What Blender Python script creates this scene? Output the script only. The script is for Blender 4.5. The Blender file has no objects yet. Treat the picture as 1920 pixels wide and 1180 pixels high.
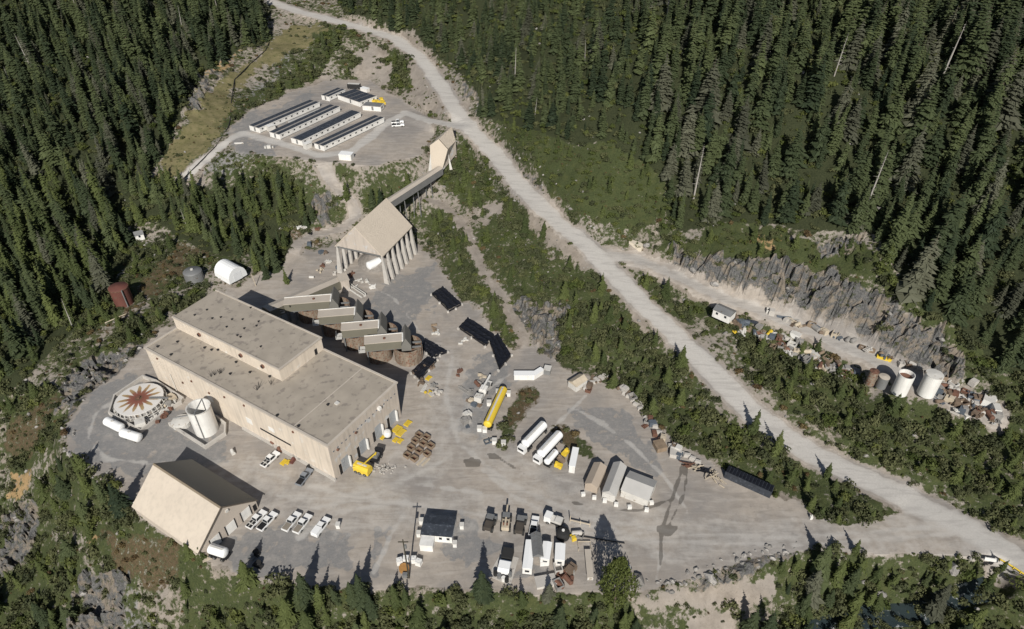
import bpy, math, random
import numpy as np
from mathutils import Vector, Matrix
random.seed(7); rng = np.random.default_rng(11)
sc = bpy.context.scene; COL = sc.collection
R = math.radians
# ---------------------------------------------------------------- camera, sky, sun
H = 140.0; F = 1280.0; TH = R(37.5); CT, ST = math.cos(TH), math.sin(TH)
cam = bpy.data.cameras.new('camera'); cam.lens = 24; cam.sensor_width = 36; cam.clip_start = 1; cam.clip_end = 12000
camo = bpy.data.objects.new('camera', cam); COL.objects.link(camo)
camo.location = (0, 0, H); camo.rotation_euler = (R(90-37.5), 0, 0); sc.camera = camo
SUN_EL = 35.5
w = bpy.data.worlds.new('World'); sc.world = w; w.use_nodes = True
wn = w.node_tree.nodes; bg = wn['Background']; sky = wn.new('ShaderNodeTexSky'); sky.sky_type = 'NISHITA'
sky.sun_disc = False; sky.sun_elevation = R(SUN_EL); sky.sun_rotation = R(180); sky.dust_density = 1.0
w.node_tree.links.new(sky.outputs[0], bg.inputs[0]); bg.inputs[1].default_value = 0.05
sl = bpy.data.lights.new('sun', 'SUN'); sl.energy = 4.8; sl.angle = R(0.5); sl.color = (1.0, 0.955, 0.88)
so = bpy.data.objects.new('sun', sl); COL.objects.link(so); so.rotation_euler = (R(90-SUN_EL), 0, R(1)); so.location = (0, -100, 300)
sc.view_settings.view_transform = 'Standard'; sc.view_settings.look = 'None'; sc.view_settings.gamma = 1
sc.view_settings.use_curve_mapping = False; sc.view_settings.exposure = -0.05
sc.render.engine = 'CYCLES'; sc.cycles.max_bounces = 5; sc.cycles.diffuse_bounces = 2; sc.cycles.use_denoising = True

def U(px, py, z=0.0):
    u = (px-960)/F; v = (py-590)/F; t = (H-z)/(ST+CT*v)
    return Vector((u*t, (CT-ST*v)*t, z))
def PR(x, y, z):
    d = y*CT+(H-z)*ST
    return 960+F*x/d, 590+F*((H-z)*CT-y*ST)/d

# ---------------------------------------------------------------- terrain
def hash2(ix, iy, s):
    h = (ix.astype(np.int64)*374761393 + iy.astype(np.int64)*668265263 + s*1442695041) & 0x7fffffff
    h = ((h ^ (h >> 13))*1274126177) & 0x7fffffff
    return ((h ^ (h >> 16)) & 0xffff)/65535.0
def vnoise(x, y, s=0):
    ix = np.floor(x); iy = np.floor(y); fx = x-ix; fy = y-iy
    fx = fx*fx*(3-2*fx); fy = fy*fy*(3-2*fy)
    a = hash2(ix, iy, s); b = hash2(ix+1, iy, s); c = hash2(ix, iy+1, s); d = hash2(ix+1, iy+1, s)
    return (a*(1-fx)+b*fx)*(1-fy)+(c*(1-fx)+d*fx)*fy
def fbm(x, y, s=0, o=4):
    r = 0; a = .5
    for k in range(o): r = r+a*vnoise(x*2**k+k*17.3, y*2**k-k*9.1, s+k); a *= .5
    return r/(1-.5**o)
def sstep(a, b, x):
    t = np.clip((x-a)/(b-a), 0, 1); return t*t*(3-2*t)

HAUL = [(430,-30,44),(500,0,42),(560,22,40),(640,42,38),(740,72,35),(790,110,33),(825,160,30),(850,200,28),(880,240,26),(930,290,23),(965,335,21),(1010,385,19),(1060,430,17),(1110,470,15),(1150,512,13),(1210,575,10.5),(1290,650,7.5),(1400,765,4),(1500,840,2),(1640,908,.5),(1750,960,0),(1850,1010,0),(2000,1105,0),(2400,1330,0)]
CLIFF = [(1130,480,14.5),(1190,482,14.5),(1260,515,14),(1340,552,14),(1430,585,13.5),(1500,612,13),(1600,655,12.5),(1690,700,12),(1760,735,12),(1860,775,12)]
TRACK = [(985,660,0),(980,620,1),(940,560,3),(900,490,5),(872,430,7),(850,400,8),(815,378,9),(790,372,9.5)]
CAMPRD = [(866,238,26.5),(800,225,23.5),(760,212,22),(720,235,22),(660,285,22),(600,292,22),(530,270,22),(455,252,21.5),(410,285,19.5),(350,325,16)]
LOWRD = [(585,300,20),(625,345,15),(660,380,9),(668,405,5),(640,430,2),(590,440,1.5),(560,455,1.5),(545,480,1)]
YARD = [(118,800),(160,745),(225,695),(280,640),(400,560),(560,480),(640,458),(765,450),(800,468),(832,510),(868,566),(930,620),(960,655),(1000,650),(1060,688),(1150,700),(1180,735),(1250,820),(1330,870),(1450,925),(1500,945),(1570,985),(1690,965),(1745,930),(1800,960),(1960,1040),(2350,1240),(2350,1330),(1960,1090),(1880,1060),(1790,1042),(1600,1034),(1520,1030),(1400,1050),(1300,1085),(1200,1105),(1000,1115),(800,1100),(640,1105),(480,1090),(385,1052),(300,995),(245,950),(215,905),(160,880),(125,850)]
CAMP = [(425,250),(470,205),(540,175),(610,152),(690,150),(745,185),(800,218),(815,250),(790,290),(700,312),(600,303),(520,292),(450,285)]
CP = [(0,1180,-32),(200,1180,-26),(400,1180,-15),(700,1180,-9),(1000,1180,-7),(1300,1180,-9),(1400,1120,-5),(1500,1165,-13),(1600,1130,-9),(1700,1170,-13),(1900,1160,-8),(1900,1110,-3),(1700,1080,-3.5),(1500,1200,-15),
 (0,1000,-30),(100,1000,-22),(0,870,-18),(80,850,-9),(60,790,-7),(0,720,-5),(100,720,-2),(180,1080,-16),(300,1080,-10),(200,960,-6),(120,900,-8),
 (0,500,6),(100,560,2),(0,600,2),(0,400,14),(0,200,34),(0,0,60),(150,100,44),(150,300,22),(250,0,54),(250,200,33),(400,0,50),(430,100,34),(340,170,29),(320,280,19),(250,330,15),(200,420,7),(100,460,6),(300,440,4),(260,440,4.5),(300,510,2.5),(350,520,2),(430,520,1.5),(225,570,1.5),(180,640,0),(500,420,5),(400,380,10),(560,370,10),(500,330,16),(340,340,15),(280,330,16),
 (400,200,26),(450,130,30),(500,60,35),(560,130,27),(600,110,29),(700,110,30),(760,130,30),(790,190,27),(600,60,36),(560,-40,46),
 (700,360,12),(760,360,12),(620,415,4),(730,400,5),(830,330,14),(850,290,20),(780,300,21),(820,260,22),
 (870,330,15),(930,380,14),(1000,440,12.5),(900,430,8.5),(960,500,7),(1040,520,8),(1000,600,3),(1100,580,6),(1050,640,3),(1150,660,4.5),(1200,740,1.5),(1300,800,1.5),(1350,760,3.2),(1450,880,.8),(1550,900,.6),(900,560,3),(860,480,3),(830,420,5),(1250,700,5),
 (1300,600,9),(1400,660,8),(1500,730,7),(1600,790,5),(1700,840,4),(1800,880,4),(1900,920,4),(1800,940,1.5),(1900,980,2),(1900,1040,0),(1900,830,9),(1980,900,9),
 (1150,440,18),(1200,420,21),(1100,400,22),(1050,340,26),(980,290,28),(920,230,28),(900,180,32),(870,100,38),(800,60,41),(700,20,44),(900,0,58),(1000,100,52),(1100,0,70),(1100,200,45),(1000,200,38),(1200,300,36),(1250,150,58),(1300,0,76),(1300,400,28),
 (1270,455,20),(1330,470,23),(1420,480,27),(1480,500,26),(1550,490,28),(1600,540,26),(1660,570,25),(1740,610,22),(1810,660,19),(1860,700,17),(1900,740,15),(1950,740,16),
 (1450,420,32),(1600,430,35),(1500,300,46),(1500,150,64),(1500,0,78),(1700,500,33),(1700,350,45),(1700,200,62),(1700,0,80),(1900,550,32),(1900,400,45),(1900,250,60),(1900,100,74),(1900,-20,82),
 (-100,200,36),(-100,600,2),(-100,1000,-34),(2050,300,58),(2050,600,32),(2050,850,14),(500,-120,70),(1000,-120,84),(1500,-120,88),(100,-120,74)]
pts = [U(a, b, z) for a, b, z in CP]
for L in (HAUL, CLIFF, TRACK, CAMPRD, LOWRD): pts += [U(a, b, z) for a, b, z in L]
def dense(poly, z, k=14):
    out = []
    for i in range(len(poly)):
        a = U(*poly[i], z); b = U(*poly[(i+1) % len(poly)], z); n = max(1, int((b-a).length/k))
        out += [a.lerp(b, j/n) for j in range(n)]
    return out
pts += dense(YARD, 0)+dense(CAMP, 22)
pts += [U(a, b, 0) for a, b in ((400,900),(700,950),(1000,1000),(1300,1000),(900,700),(500,700),(700,550),(1150,850),(1500,1010))]
pts = np.array([list(p) for p in pts])
def kern(d2): return -np.sqrt(d2+.003)
def tps_fit(p, lam=60.0):
    n = len(p); q = p[:, :2]/100.0
    d2 = ((q[:, None]-q[None])**2).sum(-1); K = kern(d2)+.02*np.eye(n)
    Pm = np.c_[np.ones(n), q]; A = np.zeros((n+3, n+3)); A[:n, :n] = K; A[:n, n:] = Pm; A[n:, :n] = Pm.T
    return q, np.linalg.solve(A, np.r_[p[:, 2], 0, 0, 0])
Q, W = tps_fit(pts)
GX = np.arange(-340, 341, 1.3); GY = np.arange(20, 640, 1.3)
gx, gy = np.meshgrid(GX, GY)
def tps(x, y):
    x = x/100; y = y/100; r = W[-3]+W[-2]*x+W[-1]*y
    for (a, b), ww in zip(Q, W): r = r+ww*kern((x-a)**2+(y-b)**2)
    return r
hg = np.clip(tps(gx, gy), -38, 170)
def segdist(x, y, L, zs=True):
    best = np.full(x.shape, 1e9); bz = np.zeros(x.shape)
    for (a, b) in zip(L[:-1], L[1:]):
        dx, dy = b[0]-a[0], b[1]-a[1]; t = np.clip(((x-a[0])*dx+(y-a[1])*dy)/(dx*dx+dy*dy+1e-9), 0, 1)
        d = np.hypot(x-a[0]-t*dx, y-a[1]-t*dy); m = d < best
        best = np.where(m, d, best); bz = np.where(m, a[2]+t*(b[2]-a[2]), bz)
    return best, bz
def inpoly(x, y, poly):
    r = np.zeros(x.shape, bool); n = len(poly)
    for i in range(n):
        x1, y1 = poly[i][:2]; x2, y2 = poly[(i+1) % n][:2]
        if y1 == y2: continue
        r ^= ((y1 > y) != (y2 > y)) & (x < (x2-x1)*(y-y1)/(y2-y1)+x1)
    return r
flat = np.zeros(gx.shape)
def pad(poly, z, bl):
    global hg, flat
    L = [tuple(U(*p, z)) for p in poly]; d, _ = segdist(gx, gy, L+[L[0]]); i = inpoly(gx, gy, L)
    wgt = np.where(i, 1, 1-sstep(0, bl, d)); hg = hg*(1-wgt)+z*wgt; flat = np.maximum(flat, wgt)
def road(P_, hw, bl):
    global hg, flat
    L = [tuple(U(*p)) for p in P_]; d, z = segdist(gx, gy, L); wgt = 1-sstep(hw, hw+bl, d)
    hg = hg*(1-wgt)+z*wgt; flat = np.maximum(flat, wgt)
road(TRACK, 1.6, 3); road(LOWRD, 1.8, 3); road(CLIFF, 2.8, 1.8); road(HAUL, 4, 3.5)
pad(CAMP, 22, 4); road(CAMPRD[:3], 2.5, 3); pad(YARD, 0, 4)
def lut(A, x, y):
    fx = np.clip((np.asarray(x)-GX[0])/1.3, 0, len(GX)-1.001); fy = np.clip((np.asarray(y)-GY[0])/1.3, 0, len(GY)-1.001)
    ix = fx.astype(int); iy = fy.astype(int); fx = fx-ix; fy = fy-iy
    return (A[iy, ix]*(1-fx)+A[iy, ix+1]*fx)*(1-fy)+(A[iy+1, ix]*(1-fx)+A[iy+1, ix+1]*fx)*fy
hg = hg+(1-flat)*((fbm(gx/14, gy/14, 3)-.5)*3.0)
def Hf(x, y): return lut(hg, x, y)
def G(px, py, dz=0.0):
    z = 5.0
    for _ in range(50):
        p = U(px, py, z); z += .45*(float(Hf(p.x, p.y))-z)
    p = U(px, py, z); return Vector((p.x, p.y, z+dz))

# ---- zones, drawn as outlines on the ground (pixel outlines thrown onto the terrain)
Z = {}
FOREST_L = [(-200,-200),(470,-60),(500,40),(495,85),(440,100),(385,140),(350,185),(330,240),(318,285),(275,325),(330,352),(400,350),(455,345),(500,335),(530,345),(600,400),(585,425),(540,425),(550,440),(548,495),(530,528),(500,520),(478,500),(470,475),(400,478),(330,450),(290,420),(240,425),(262,455),(235,500),(190,570),(160,610),(110,650),(70,690),(0,760),(-300,800)]
FOREST_R = [(620,-120),(640,20),(740,60),(775,50),(800,90),(850,130),(880,170),(900,225),(960,240),(1040,260),(1130,270),(1200,310),(1260,345),(1245,400),(1270,440),(1330,420),(1420,420),(1500,430),(1560,430),(1640,440),(1680,500),(1700,560),(1760,600),(1830,640),(1880,690),(2300,800),(2300,-200)]
Z['forest'] = [FOREST_L, FOREST_R]
Z['brightbush'] = [[(905,235),(1040,255),(1140,265),(1230,330),(1255,420),(1180,440),(1100,410),(1030,350),(980,290)],[(1290,455),(1330,425),(1430,430),(1560,440),(1640,470),(1600,520),(1560,500),(1500,490),(1400,480)]]
Z['bush'] = [[(1585,535),(1612,545),(1628,640),(1605,632),(1590,590)],[(1000,690),(1030,640),(1060,600),(1040,560),(1010,540),(1040,500),(1120,520),(1180,590),(1260,670),(1380,780),(1480,855),(1600,905),(1700,960),(1640,980),(1540,960),(1440,915),(1330,860),(1250,820),(1200,760),(1150,700),(1080,680)],
 [(1175,500),(1240,540),(1330,590),(1480,650),(1600,720),(1700,790),(1800,850),(1950,880),(1950,1010),(1850,975),(1750,915),(1620,870),(1520,810),(1400,700),(1290,610),(1200,545)],
 [(788,398),(855,412),(895,500),(945,590),(980,655),(930,612),(872,565),(842,505),(812,440)],[(895,430),(1000,440),(1040,520),(1030,560),(985,600),(950,520)],
 [(860,270),(900,320),(930,380),(960,430),(1000,440),(1000,400),(960,350)], [(815,310),(850,285),(900,330),(925,375),(880,410),(830,380)],
 [(890,440),(930,400),(1000,430),(1000,500),(1030,560),(960,560),(930,520)],
 [(1420,1050),(1500,1030),(1600,1038),(1790,1045),(1870,1060),(1950,1120),(1950,1250),(1450,1250),(1440,1120)],
 [(430,215),(480,170),(560,130),(610,110),(600,140),(530,175),(470,205)],[(585,110),(590,50),(620,45),(660,60),(640,90),(610,120)],[(635,130),(650,100),(670,120),(665,145),(640,150)],[(715,110),(740,80),(775,110),(780,180),(750,190),(730,150)],
 [(470,210),(430,240),(350,320),(290,330),(320,290),(350,230)],
 [(560,330),(600,350),(650,400),(620,430),(570,420),(500,360),(470,320),(480,300)],[(610,300),(640,310),(660,350),(640,360)],[(690,330),(780,330),(760,390),(720,400),(670,390)],
 [(280,640),(320,590),(400,550),(380,530),(300,560),(230,620),(180,660),(150,720),(200,700)],
 [(130,860),(215,905),(245,950),(300,1000),(385,1055),(370,1090),(240,1100),(150,1010),(80,980),(90,900)],[(0,760),(100,700),(130,760),(100,820),(60,880),(0,900)],
 [(-100,950),(80,960),(170,1080),(150,1250),(-200,1250)],
 [(350,1090),(480,1095),(640,1108),(760,1105),(770,1250),(330,1250)],[(770,1130),(860,1105),(960,1120),(1120,1110),(1180,1120),(1200,1200),(1150,1260),(760,1250)],
 [(1560,475),(1680,480),(1760,560),(1860,620),(1950,690),(1950,850),(1890,790),(1850,710),(1760,620),(1650,560)],[(1700,850),(1640,740),(1760,745),(1900,800),(1960,860)],[(262,455),(400,480),(370,520),(250,560),(200,620),(150,640),(190,560)],[(1230,430),(1300,450),(1400,470),(1330,465),(1250,480)],[(933,838),(945,798),(968,742),(980,720),(998,722),(990,760),(962,822),(950,842)]]
Z['meadow'] = [[(540,50),(620,45),(590,80),(530,110),(480,130),(445,170),(430,240),(400,270),(350,310),(280,330),(310,290),(350,240),(370,190),(420,140),(470,125),(500,80)]]
Z['brown'] = [[(1360,556),(1500,596),(1620,648),(1740,700),(1745,690),(1640,636),(1500,584),(1400,553)],[(190,1000),(330,1010),(340,1080),(300,1120),(220,1060)],[(0,800),(90,740),(120,720),(60,840),(0,880)],[(160,640),(230,590),(270,530),(320,470),(420,440),(380,480),(280,560),(220,620)],[(540,440),(570,430),(600,460),(560,470)],[(960,720),(1010,740),(1000,780),(970,790)],[(1000,740),(1100,800),(1100,840),(1060,830),(1010,790)]]
Z['ochre'] = [[(1500,505),(1560,505),(1580,560),(1560,600),(1520,590)],[(0,890),(60,880),(50,930),(0,960)],[(150,1010),(190,1000),(180,1040)],[(690,128),(700,125),(705,140)],[(340,200),(390,120),(440,95),(450,110),(400,140),(360,200)],[(240,680),(285,640),(290,670)],[(1370,450),(1480,440),(1480,470)]]
Z['rock'] = [[(1270,465),(1330,472),(1420,485),(1500,500),(1560,495),(1590,545),(1640,560),(1700,590),(1760,620),(1820,670),(1830,710),(1760,705),(1690,680),(1600,635),(1500,592),(1400,560),(1320,520),(1250,490)],[(860,150),(895,155),(905,190),(880,220),(858,200)],[(1530,440),(1640,435),(1600,465),(1540,465)],[(940,290),(1030,380),(1010,390),(960,330)],[(1690,130),(1770,135),(1760,165),(1700,175)],
 [(130,690),(280,640),(230,690),(160,740),(110,790)],[(0,970),(90,930),(60,1040),(0,1080)],[(150,1080),(240,1050),(260,1110),(240,1200),(130,1200)],[(330,180),(400,110),(420,100),(400,150),(350,230)],[(585,350),(620,370),(630,430),(590,420)],[(930,560),(1040,560),(1030,610),(1000,640),(970,600)],[(1040,680),(1075,590),(1050,560),(1000,600),(990,650)],[(1380,1050),(1500,1028),(1440,1065),(1340,1090),(1300,1095)],[(250,310),(250,350),(90,350),(140,310)]]
Z['grey'] = [[(680,590),(700,540),(760,500),(815,485),(835,540),(815,590),(770,600),(730,640)],[(118,800),(225,695),(280,690),(350,790),(440,850),(350,880),(250,900),(150,870)],[(1085,765),(1180,760),(1262,850),(1245,900),(1170,870),(1120,810)],[(430,1000),(560,990),(640,1000),(650,1080),(480,1090),(400,1050)],[(380,330),(440,265),(540,280),(480,300),(400,340)],[(600,160),(480,205),(425,250),(455,270),(600,210)],[(440,190),(500,140),(520,100),(560,80),(540,130),(480,190)],[(850,960),(900,985),(960,1030),(900,1060),(860,1040)],[(960,1065),(1020,1060),(1010,1090),(970,1090)],[(870,690),(960,650),(950,720),(900,830),(870,800)],[(200,1090),(260,1060),(280,1200),(140,1200)],[(700,990),(740,980),(720,1080),(690,1080)],[(800,1000),(850,1000),(860,1050)]]
Z['soil'] = [[(640,150),(680,70),(740,80),(800,110),(840,180),(850,220),(800,220),(760,190),(700,150)],[(540,150),(600,110),(620,145),(560,170)],[(760,180),(800,160),(830,210),(800,215)],[(1690,800),(1740,775),(1790,790),(1740,840),(1680,830)],[(1000,400),(1100,500),(1130,540),(1060,500),(990,430)],[(1390,1080),(1440,1100),(1420,1130),(1250,1130),(1200,1120)],[(1300,1150),(1370,1140),(1360,1200),(1280,1200)],[(880,400),(950,350),(960,370),(890,430)],[(1200,580),(1230,600),(1220,640),(1130,660),(1150,600)],[(860,1090),(1130,1100),(1120,1125),(860,1115)],[(1500,690),(1560,720),(1520,740)]]
PALEL = [(HAUL,3.5),(CLIFF,3.0),(CAMPRD,2.4),([(250,745,0),(190,760,0),(155,800,0),(185,860,0),(300,870,0)],1.3),([(820,670,0),(840,760,0),(810,860,0),(640,940,0),(420,900,0)],7),([(840,760,0),(960,880,0),(1100,960,0),(1300,1010,0),(1800,1000,0)],6),([(600,960,0),(900,960,0),(1300,1020,0)],6)]
for q_ in ([(1790,985),(1500,1008),(1300,1003),(1100,972),(950,905),(860,830),(835,740),(850,660)],[(1800,1000),(1500,1022),(1200,1015),(900,965),(650,930),(480,880)],[(850,690),(800,640),(740,560),(700,540)],[(900,925),(760,905),(700,930),(560,960)],[(905,880),(960,930),(1080,985),(1200,1000)],[(840,860),(760,900),(640,935),(520,930)],[(1060,760),(1130,790),(1200,850),(1250,900),(1290,960)],[(1100,780),(1180,830),(1230,880)],[(980,850),(1060,780),(1100,740)],[(850,800),(900,740),(960,700)],[(230,740),(180,775),(165,820),(200,860),(290,870),(430,900)],[(560,1010),(640,960),(760,940)],[(700,1075),(735,1000),(760,960)],[(1110,970),(1240,1040),(1230,1090)]): PALEL.append(([(u_, v_, 0) for u_, v_ in q_], .55))
WET = [[(1276,890,0),(1262,930,0),(1240,1000,0),(1238,1060,0)],[(1290,870,0),(1283,925,0),(1255,985,0)],[(1075,942,0),(1130,955,0),(1200,958,0),(1262,935,0)],[(925,852,0),(960,875,0),(1010,905,0)]]
WETP = [[(870,862),(885,857),(905,862),(900,876),(875,875)],[(1229,988),(1243,984),(1262,986),(1274,984),(1266,996),(1254,1006),(1243,1002),(1238,1008)],[(1278,870),(1292,870),(1285,890),(1275,885)],[(915,850),(935,852),(933,860),(920,858)]]
TRK2 = [[(820,372,9),(850,392,8),(885,440,6.5),(905,485,5),(950,560,2.8),(985,620,1),(990,660,0)]]
YHOLE = [[(935,838),(945,798),(968,742),(982,722),(1003,724),(1012,750),(985,778),(962,822),(950,842)],[(1040,655),(1075,665),(1110,690),(1150,700),(1180,735),(1100,705),(1050,690)],[(1020,800),(1060,795),(1110,835),(1120,862),(1075,850)],[(470,790),(505,800),(500,815),(470,805)]]
def zones(x, y, z):
    px, py = PR(x, y, z)
    n1 = (fbm(x/6, y/6, 21)-.5); n2 = (fbm(x/6, y/6, 55)-.5)
    n3 = fbm(x/1.7, y/1.7, 91, 2)-.5; n4 = fbm(x/1.7, y/1.7, 95, 2)-.5; n5 = fbm(x/22, y/22, 97, 2)-.5; sx = px+n1*60+n3*26+n5*50; sy = py+n2*44+n4*18-n5*40; o = {}
    for k, ps in Z.items():
        m = np.zeros(x.shape, bool); q_ = .35 if k == 'forest' else 1.0
        for p in ps: m |= inpoly(px+(sx-px)*q_, py+(sy-py)*q_, p)
        o[k] = m.astype(float)
    o['yard'] = inpoly(px+n1*26+n3*16, py+n2*18+n4*11, YARD).astype(float)
    for hp in YHOLE: o['yard'] *= 1-inpoly(px+n1*16+n3*10, py+n2*12+n4*8, hp)
    o['camp'] = inpoly(px+n1*10, py+n2*8, CAMP).astype(float)
    wob = (fbm(x/5, y/5, 77)-.5)*1.8+n3*1.4
    pale = np.zeros(x.shape); names = {}
    for i, (L, hw) in enumerate(PALEL):
        d, _ = segdist(x, y, [tuple(U(*p)) for p in L]); names[i] = d
        pale = np.maximum(pale, (1-sstep(hw-.8, hw+1.0+(4 if 3 < i < 7 else 0), d+wob*(1 if i < 3 else 3 if i < 7 else .5)))*(1 if i in (0, 2) else .62 if i == 1 else .5 if i < 7 else .8))
    o['pale'] = pale; o['d_haul'] = names[0]; o['d_cliff'] = names[1]; o['d_camprd'] = names[2]
    d, _ = segdist(x, y, [tuple(U(*p)) for p in TRACK]); d2, _ = segdist(x, y, [tuple(U(*p)) for p in LOWRD])
    o['d_track'] = d+wob*.5; o['d_low'] = d2+wob*.5
    wet = np.zeros(x.shape)
    for L in WET:
        d, _ = segdist(x, y, [tuple(U(*p)) for p in L]); wet = np.maximum(wet, 1-sstep(.1, 1.0, d+wob*.45+.15))
    for p in WETP: wet = np.maximum(wet, inpoly(px+n1*10, py+n2*6, p))
    o['wet'] = wet
    roadish = np.maximum.reduce([1-sstep(3.6, 5.2, names[0]+wob), 1-sstep(3.2, 4.4, names[1]+wob), 1-sstep(1.0, 2.0, o['d_track']), 1-sstep(1.6, 2.6, o['d_low']), 1-sstep(2, 3, names[2]+wob)])
    o['road'] = roadish
    for k in ('forest', 'brightbush', 'bush', 'meadow', 'brown', 'ochre', 'rock'):
        o[k] = o[k]*(1-roadish)*(1-o['yard'])*(1-o['camp'])
    return o

# ---------------------------------------------------------------- materials
MATS = {}
def nt(m): return m.node_tree.nodes, m.node_tree.links
def mat(name, col, rough=.8, var=.18, scale=1.2, metal=0.0, bump=.15, wave=None, col2=None, thr=.55, rnd=0.0, streak=0.0):
    """painted or raw surface with blotches, fine grain and optional corrugation; col2 = stains"""
    if name in MATS: return MATS[name]
    m = bpy.data.materials.new(name); m.use_nodes = True; N, L = nt(m); b = N['Principled BSDF']
    b.inputs['Roughness'].default_value = rough; b.inputs['Metallic'].default_value = metal
    tc = N.new('ShaderNodeTexCoord'); n = N.new('ShaderNodeTexNoise'); n.inputs['Scale'].default_value = scale*.35; n.inputs['Detail'].default_value = 7
    L.new(tc.outputs['Object'], n.inputs['Vector'])
    r = N.new('ShaderNodeMapRange'); r.inputs[1].default_value = .25; r.inputs[2].default_value = .75; r.inputs[3].default_value = 1-var; r.inputs[4].default_value = 1+var
    L.new(n.outputs['Fac'], r.inputs[0])
    base = N.new('ShaderNodeRGB'); base.outputs[0].default_value = (*col, 1); out = base.outputs[0]
    if col2:
        n2 = N.new('ShaderNodeTexNoise'); n2.inputs['Scale'].default_value = scale*.8; n2.inputs['Detail'].default_value = 8; L.new(tc.outputs['Object'], n2.inputs['Vector'])
        r2 = N.new('ShaderNodeMapRange'); r2.inputs[1].default_value = thr; r2.inputs[2].default_value = thr+.1; L.new(n2.outputs['Fac'], r2.inputs[0])
        mx = N.new('ShaderNodeMix'); mx.data_type = 'RGBA'; mx.inputs[7].default_value = (*col2, 1); L.new(r2.outputs[0], mx.inputs[0]); L.new(out, mx.inputs[6]); out = mx.outputs[2]
    vm = N.new('ShaderNodeVectorMath'); vm.operation = 'SCALE'; L.new(out, vm.inputs[0]); L.new(r.outputs[0], vm.inputs['Scale']); out = vm.outputs[0]
    if streak:
        mp = N.new('ShaderNodeMapping'); mp.inputs['Scale'].default_value = (1.3, 1.3, .12); L.new(tc.outputs['Object'], mp.inputs[0]); ns = N.new('ShaderNodeTexNoise'); ns.inputs['Scale'].default_value = .9; ns.inputs['Detail'].default_value = 6; L.new(mp.outputs[0], ns.inputs['Vector'])
        rs = N.new('ShaderNodeMapRange'); rs.inputs[1].default_value = .45; rs.inputs[2].default_value = .72; rs.inputs[3].default_value = 1.03; rs.inputs[4].default_value = 1-streak; L.new(ns.outputs['Fac'], rs.inputs[0])
        vs = N.new('ShaderNodeVectorMath'); vs.operation = 'SCALE'; L.new(out, vs.inputs[0]); L.new(rs.outputs[0], vs.inputs['Scale']); out = vs.outputs[0]
    if rnd:
        oi = N.new('ShaderNodeObjectInfo'); rr = N.new('ShaderNodeMapRange'); rr.inputs[3].default_value = 1-rnd; rr.inputs[4].default_value = 1+rnd
        L.new(oi.outputs['Random'], rr.inputs[0]); v2 = N.new('ShaderNodeVectorMath'); v2.operation = 'SCALE'; L.new(out, v2.inputs[0]); L.new(rr.outputs[0], v2.inputs['Scale']); out = v2.outputs[0]
    L.new(out, b.inputs['Base Color'])
    bp = N.new('ShaderNodeBump'); bp.inputs['Strength'].default_value = bump; bp.inputs['Distance'].default_value = .08
    if wave:
        wv = N.new('ShaderNodeTexWave'); wv.inputs['Scale'].default_value = wave[1]; wv.bands_direction = wave[0]; L.new(tc.outputs['Object'], wv.inputs['Vector'])
        L.new(wv.outputs['Fac'], bp.inputs['Height'])
    else:
        n3 = N.new('ShaderNodeTexNoise'); n3.inputs['Scale'].default_value = 5; n3.inputs['Detail'].default_value = 5; L.new(tc.outputs['Object'], n3.inputs['Vector']); L.new(n3.outputs['Fac'], bp.inputs['Height'])
    L.new(bp.outputs[0], b.inputs['Normal']); MATS[name] = m; return m

def foliage(name, c1, c2, dry=(.16,.13,.06), dryamt=.06):
    m = bpy.data.materials.new(name); m.use_nodes = True; N, L = nt(m); b = N['Principled BSDF']; b.inputs['Roughness'].default_value = .75
    b.inputs['Specular IOR Level'].default_value = .2
    oi = N.new('ShaderNodeObjectInfo'); tc = N.new('ShaderNodeTexCoord'); n = N.new('ShaderNodeTexNoise'); n.inputs['Scale'].default_value = .9; n.inputs['Detail'].default_value = 3
    L.new(tc.outputs['Object'], n.inputs['Vector'])
    a = N.new('ShaderNodeMath'); a.operation = 'MULTIPLY_ADD'; a.inputs[1].default_value = .6; L.new(oi.outputs['Random'], a.inputs[0])
    s = N.new('ShaderNodeMath'); s.operation = 'MULTIPLY'; s.inputs[1].default_value = .4; L.new(n.outputs['Fac'], s.inputs[0]); L.new(s.outputs[0], a.inputs[2])
    cr = N.new('ShaderNodeValToRGB'); cr.color_ramp.elements[0].color = (*c1, 1); cr.color_ramp.elements[1].color = (*c2, 1); cr.color_ramp.elements[0].position = .15; cr.color_ramp.elements[1].position = .85
    e = cr.color_ramp.elements.new(1-dryamt*.3); e.color = (*[.5*x+.5*y for x, y in zip(c2, dry)], 1)
    L.new(a.outputs[0], cr.inputs[0]); L.new(cr.outputs[0], b.inputs['Base Color'])
    tr = N.new('ShaderNodeBsdfTranslucent'); L.new(cr.outputs[0], tr.inputs[0]); ms = N.new('ShaderNodeMixShader'); ms.inputs[0].default_value = .2
    L.new(b.outputs[0], ms.inputs[1]); L.new(tr.outputs[0], ms.inputs[2]); L.new(ms.outputs[0], N['Material Output'].inputs[0])
    MATS[name] = m; return m

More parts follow.
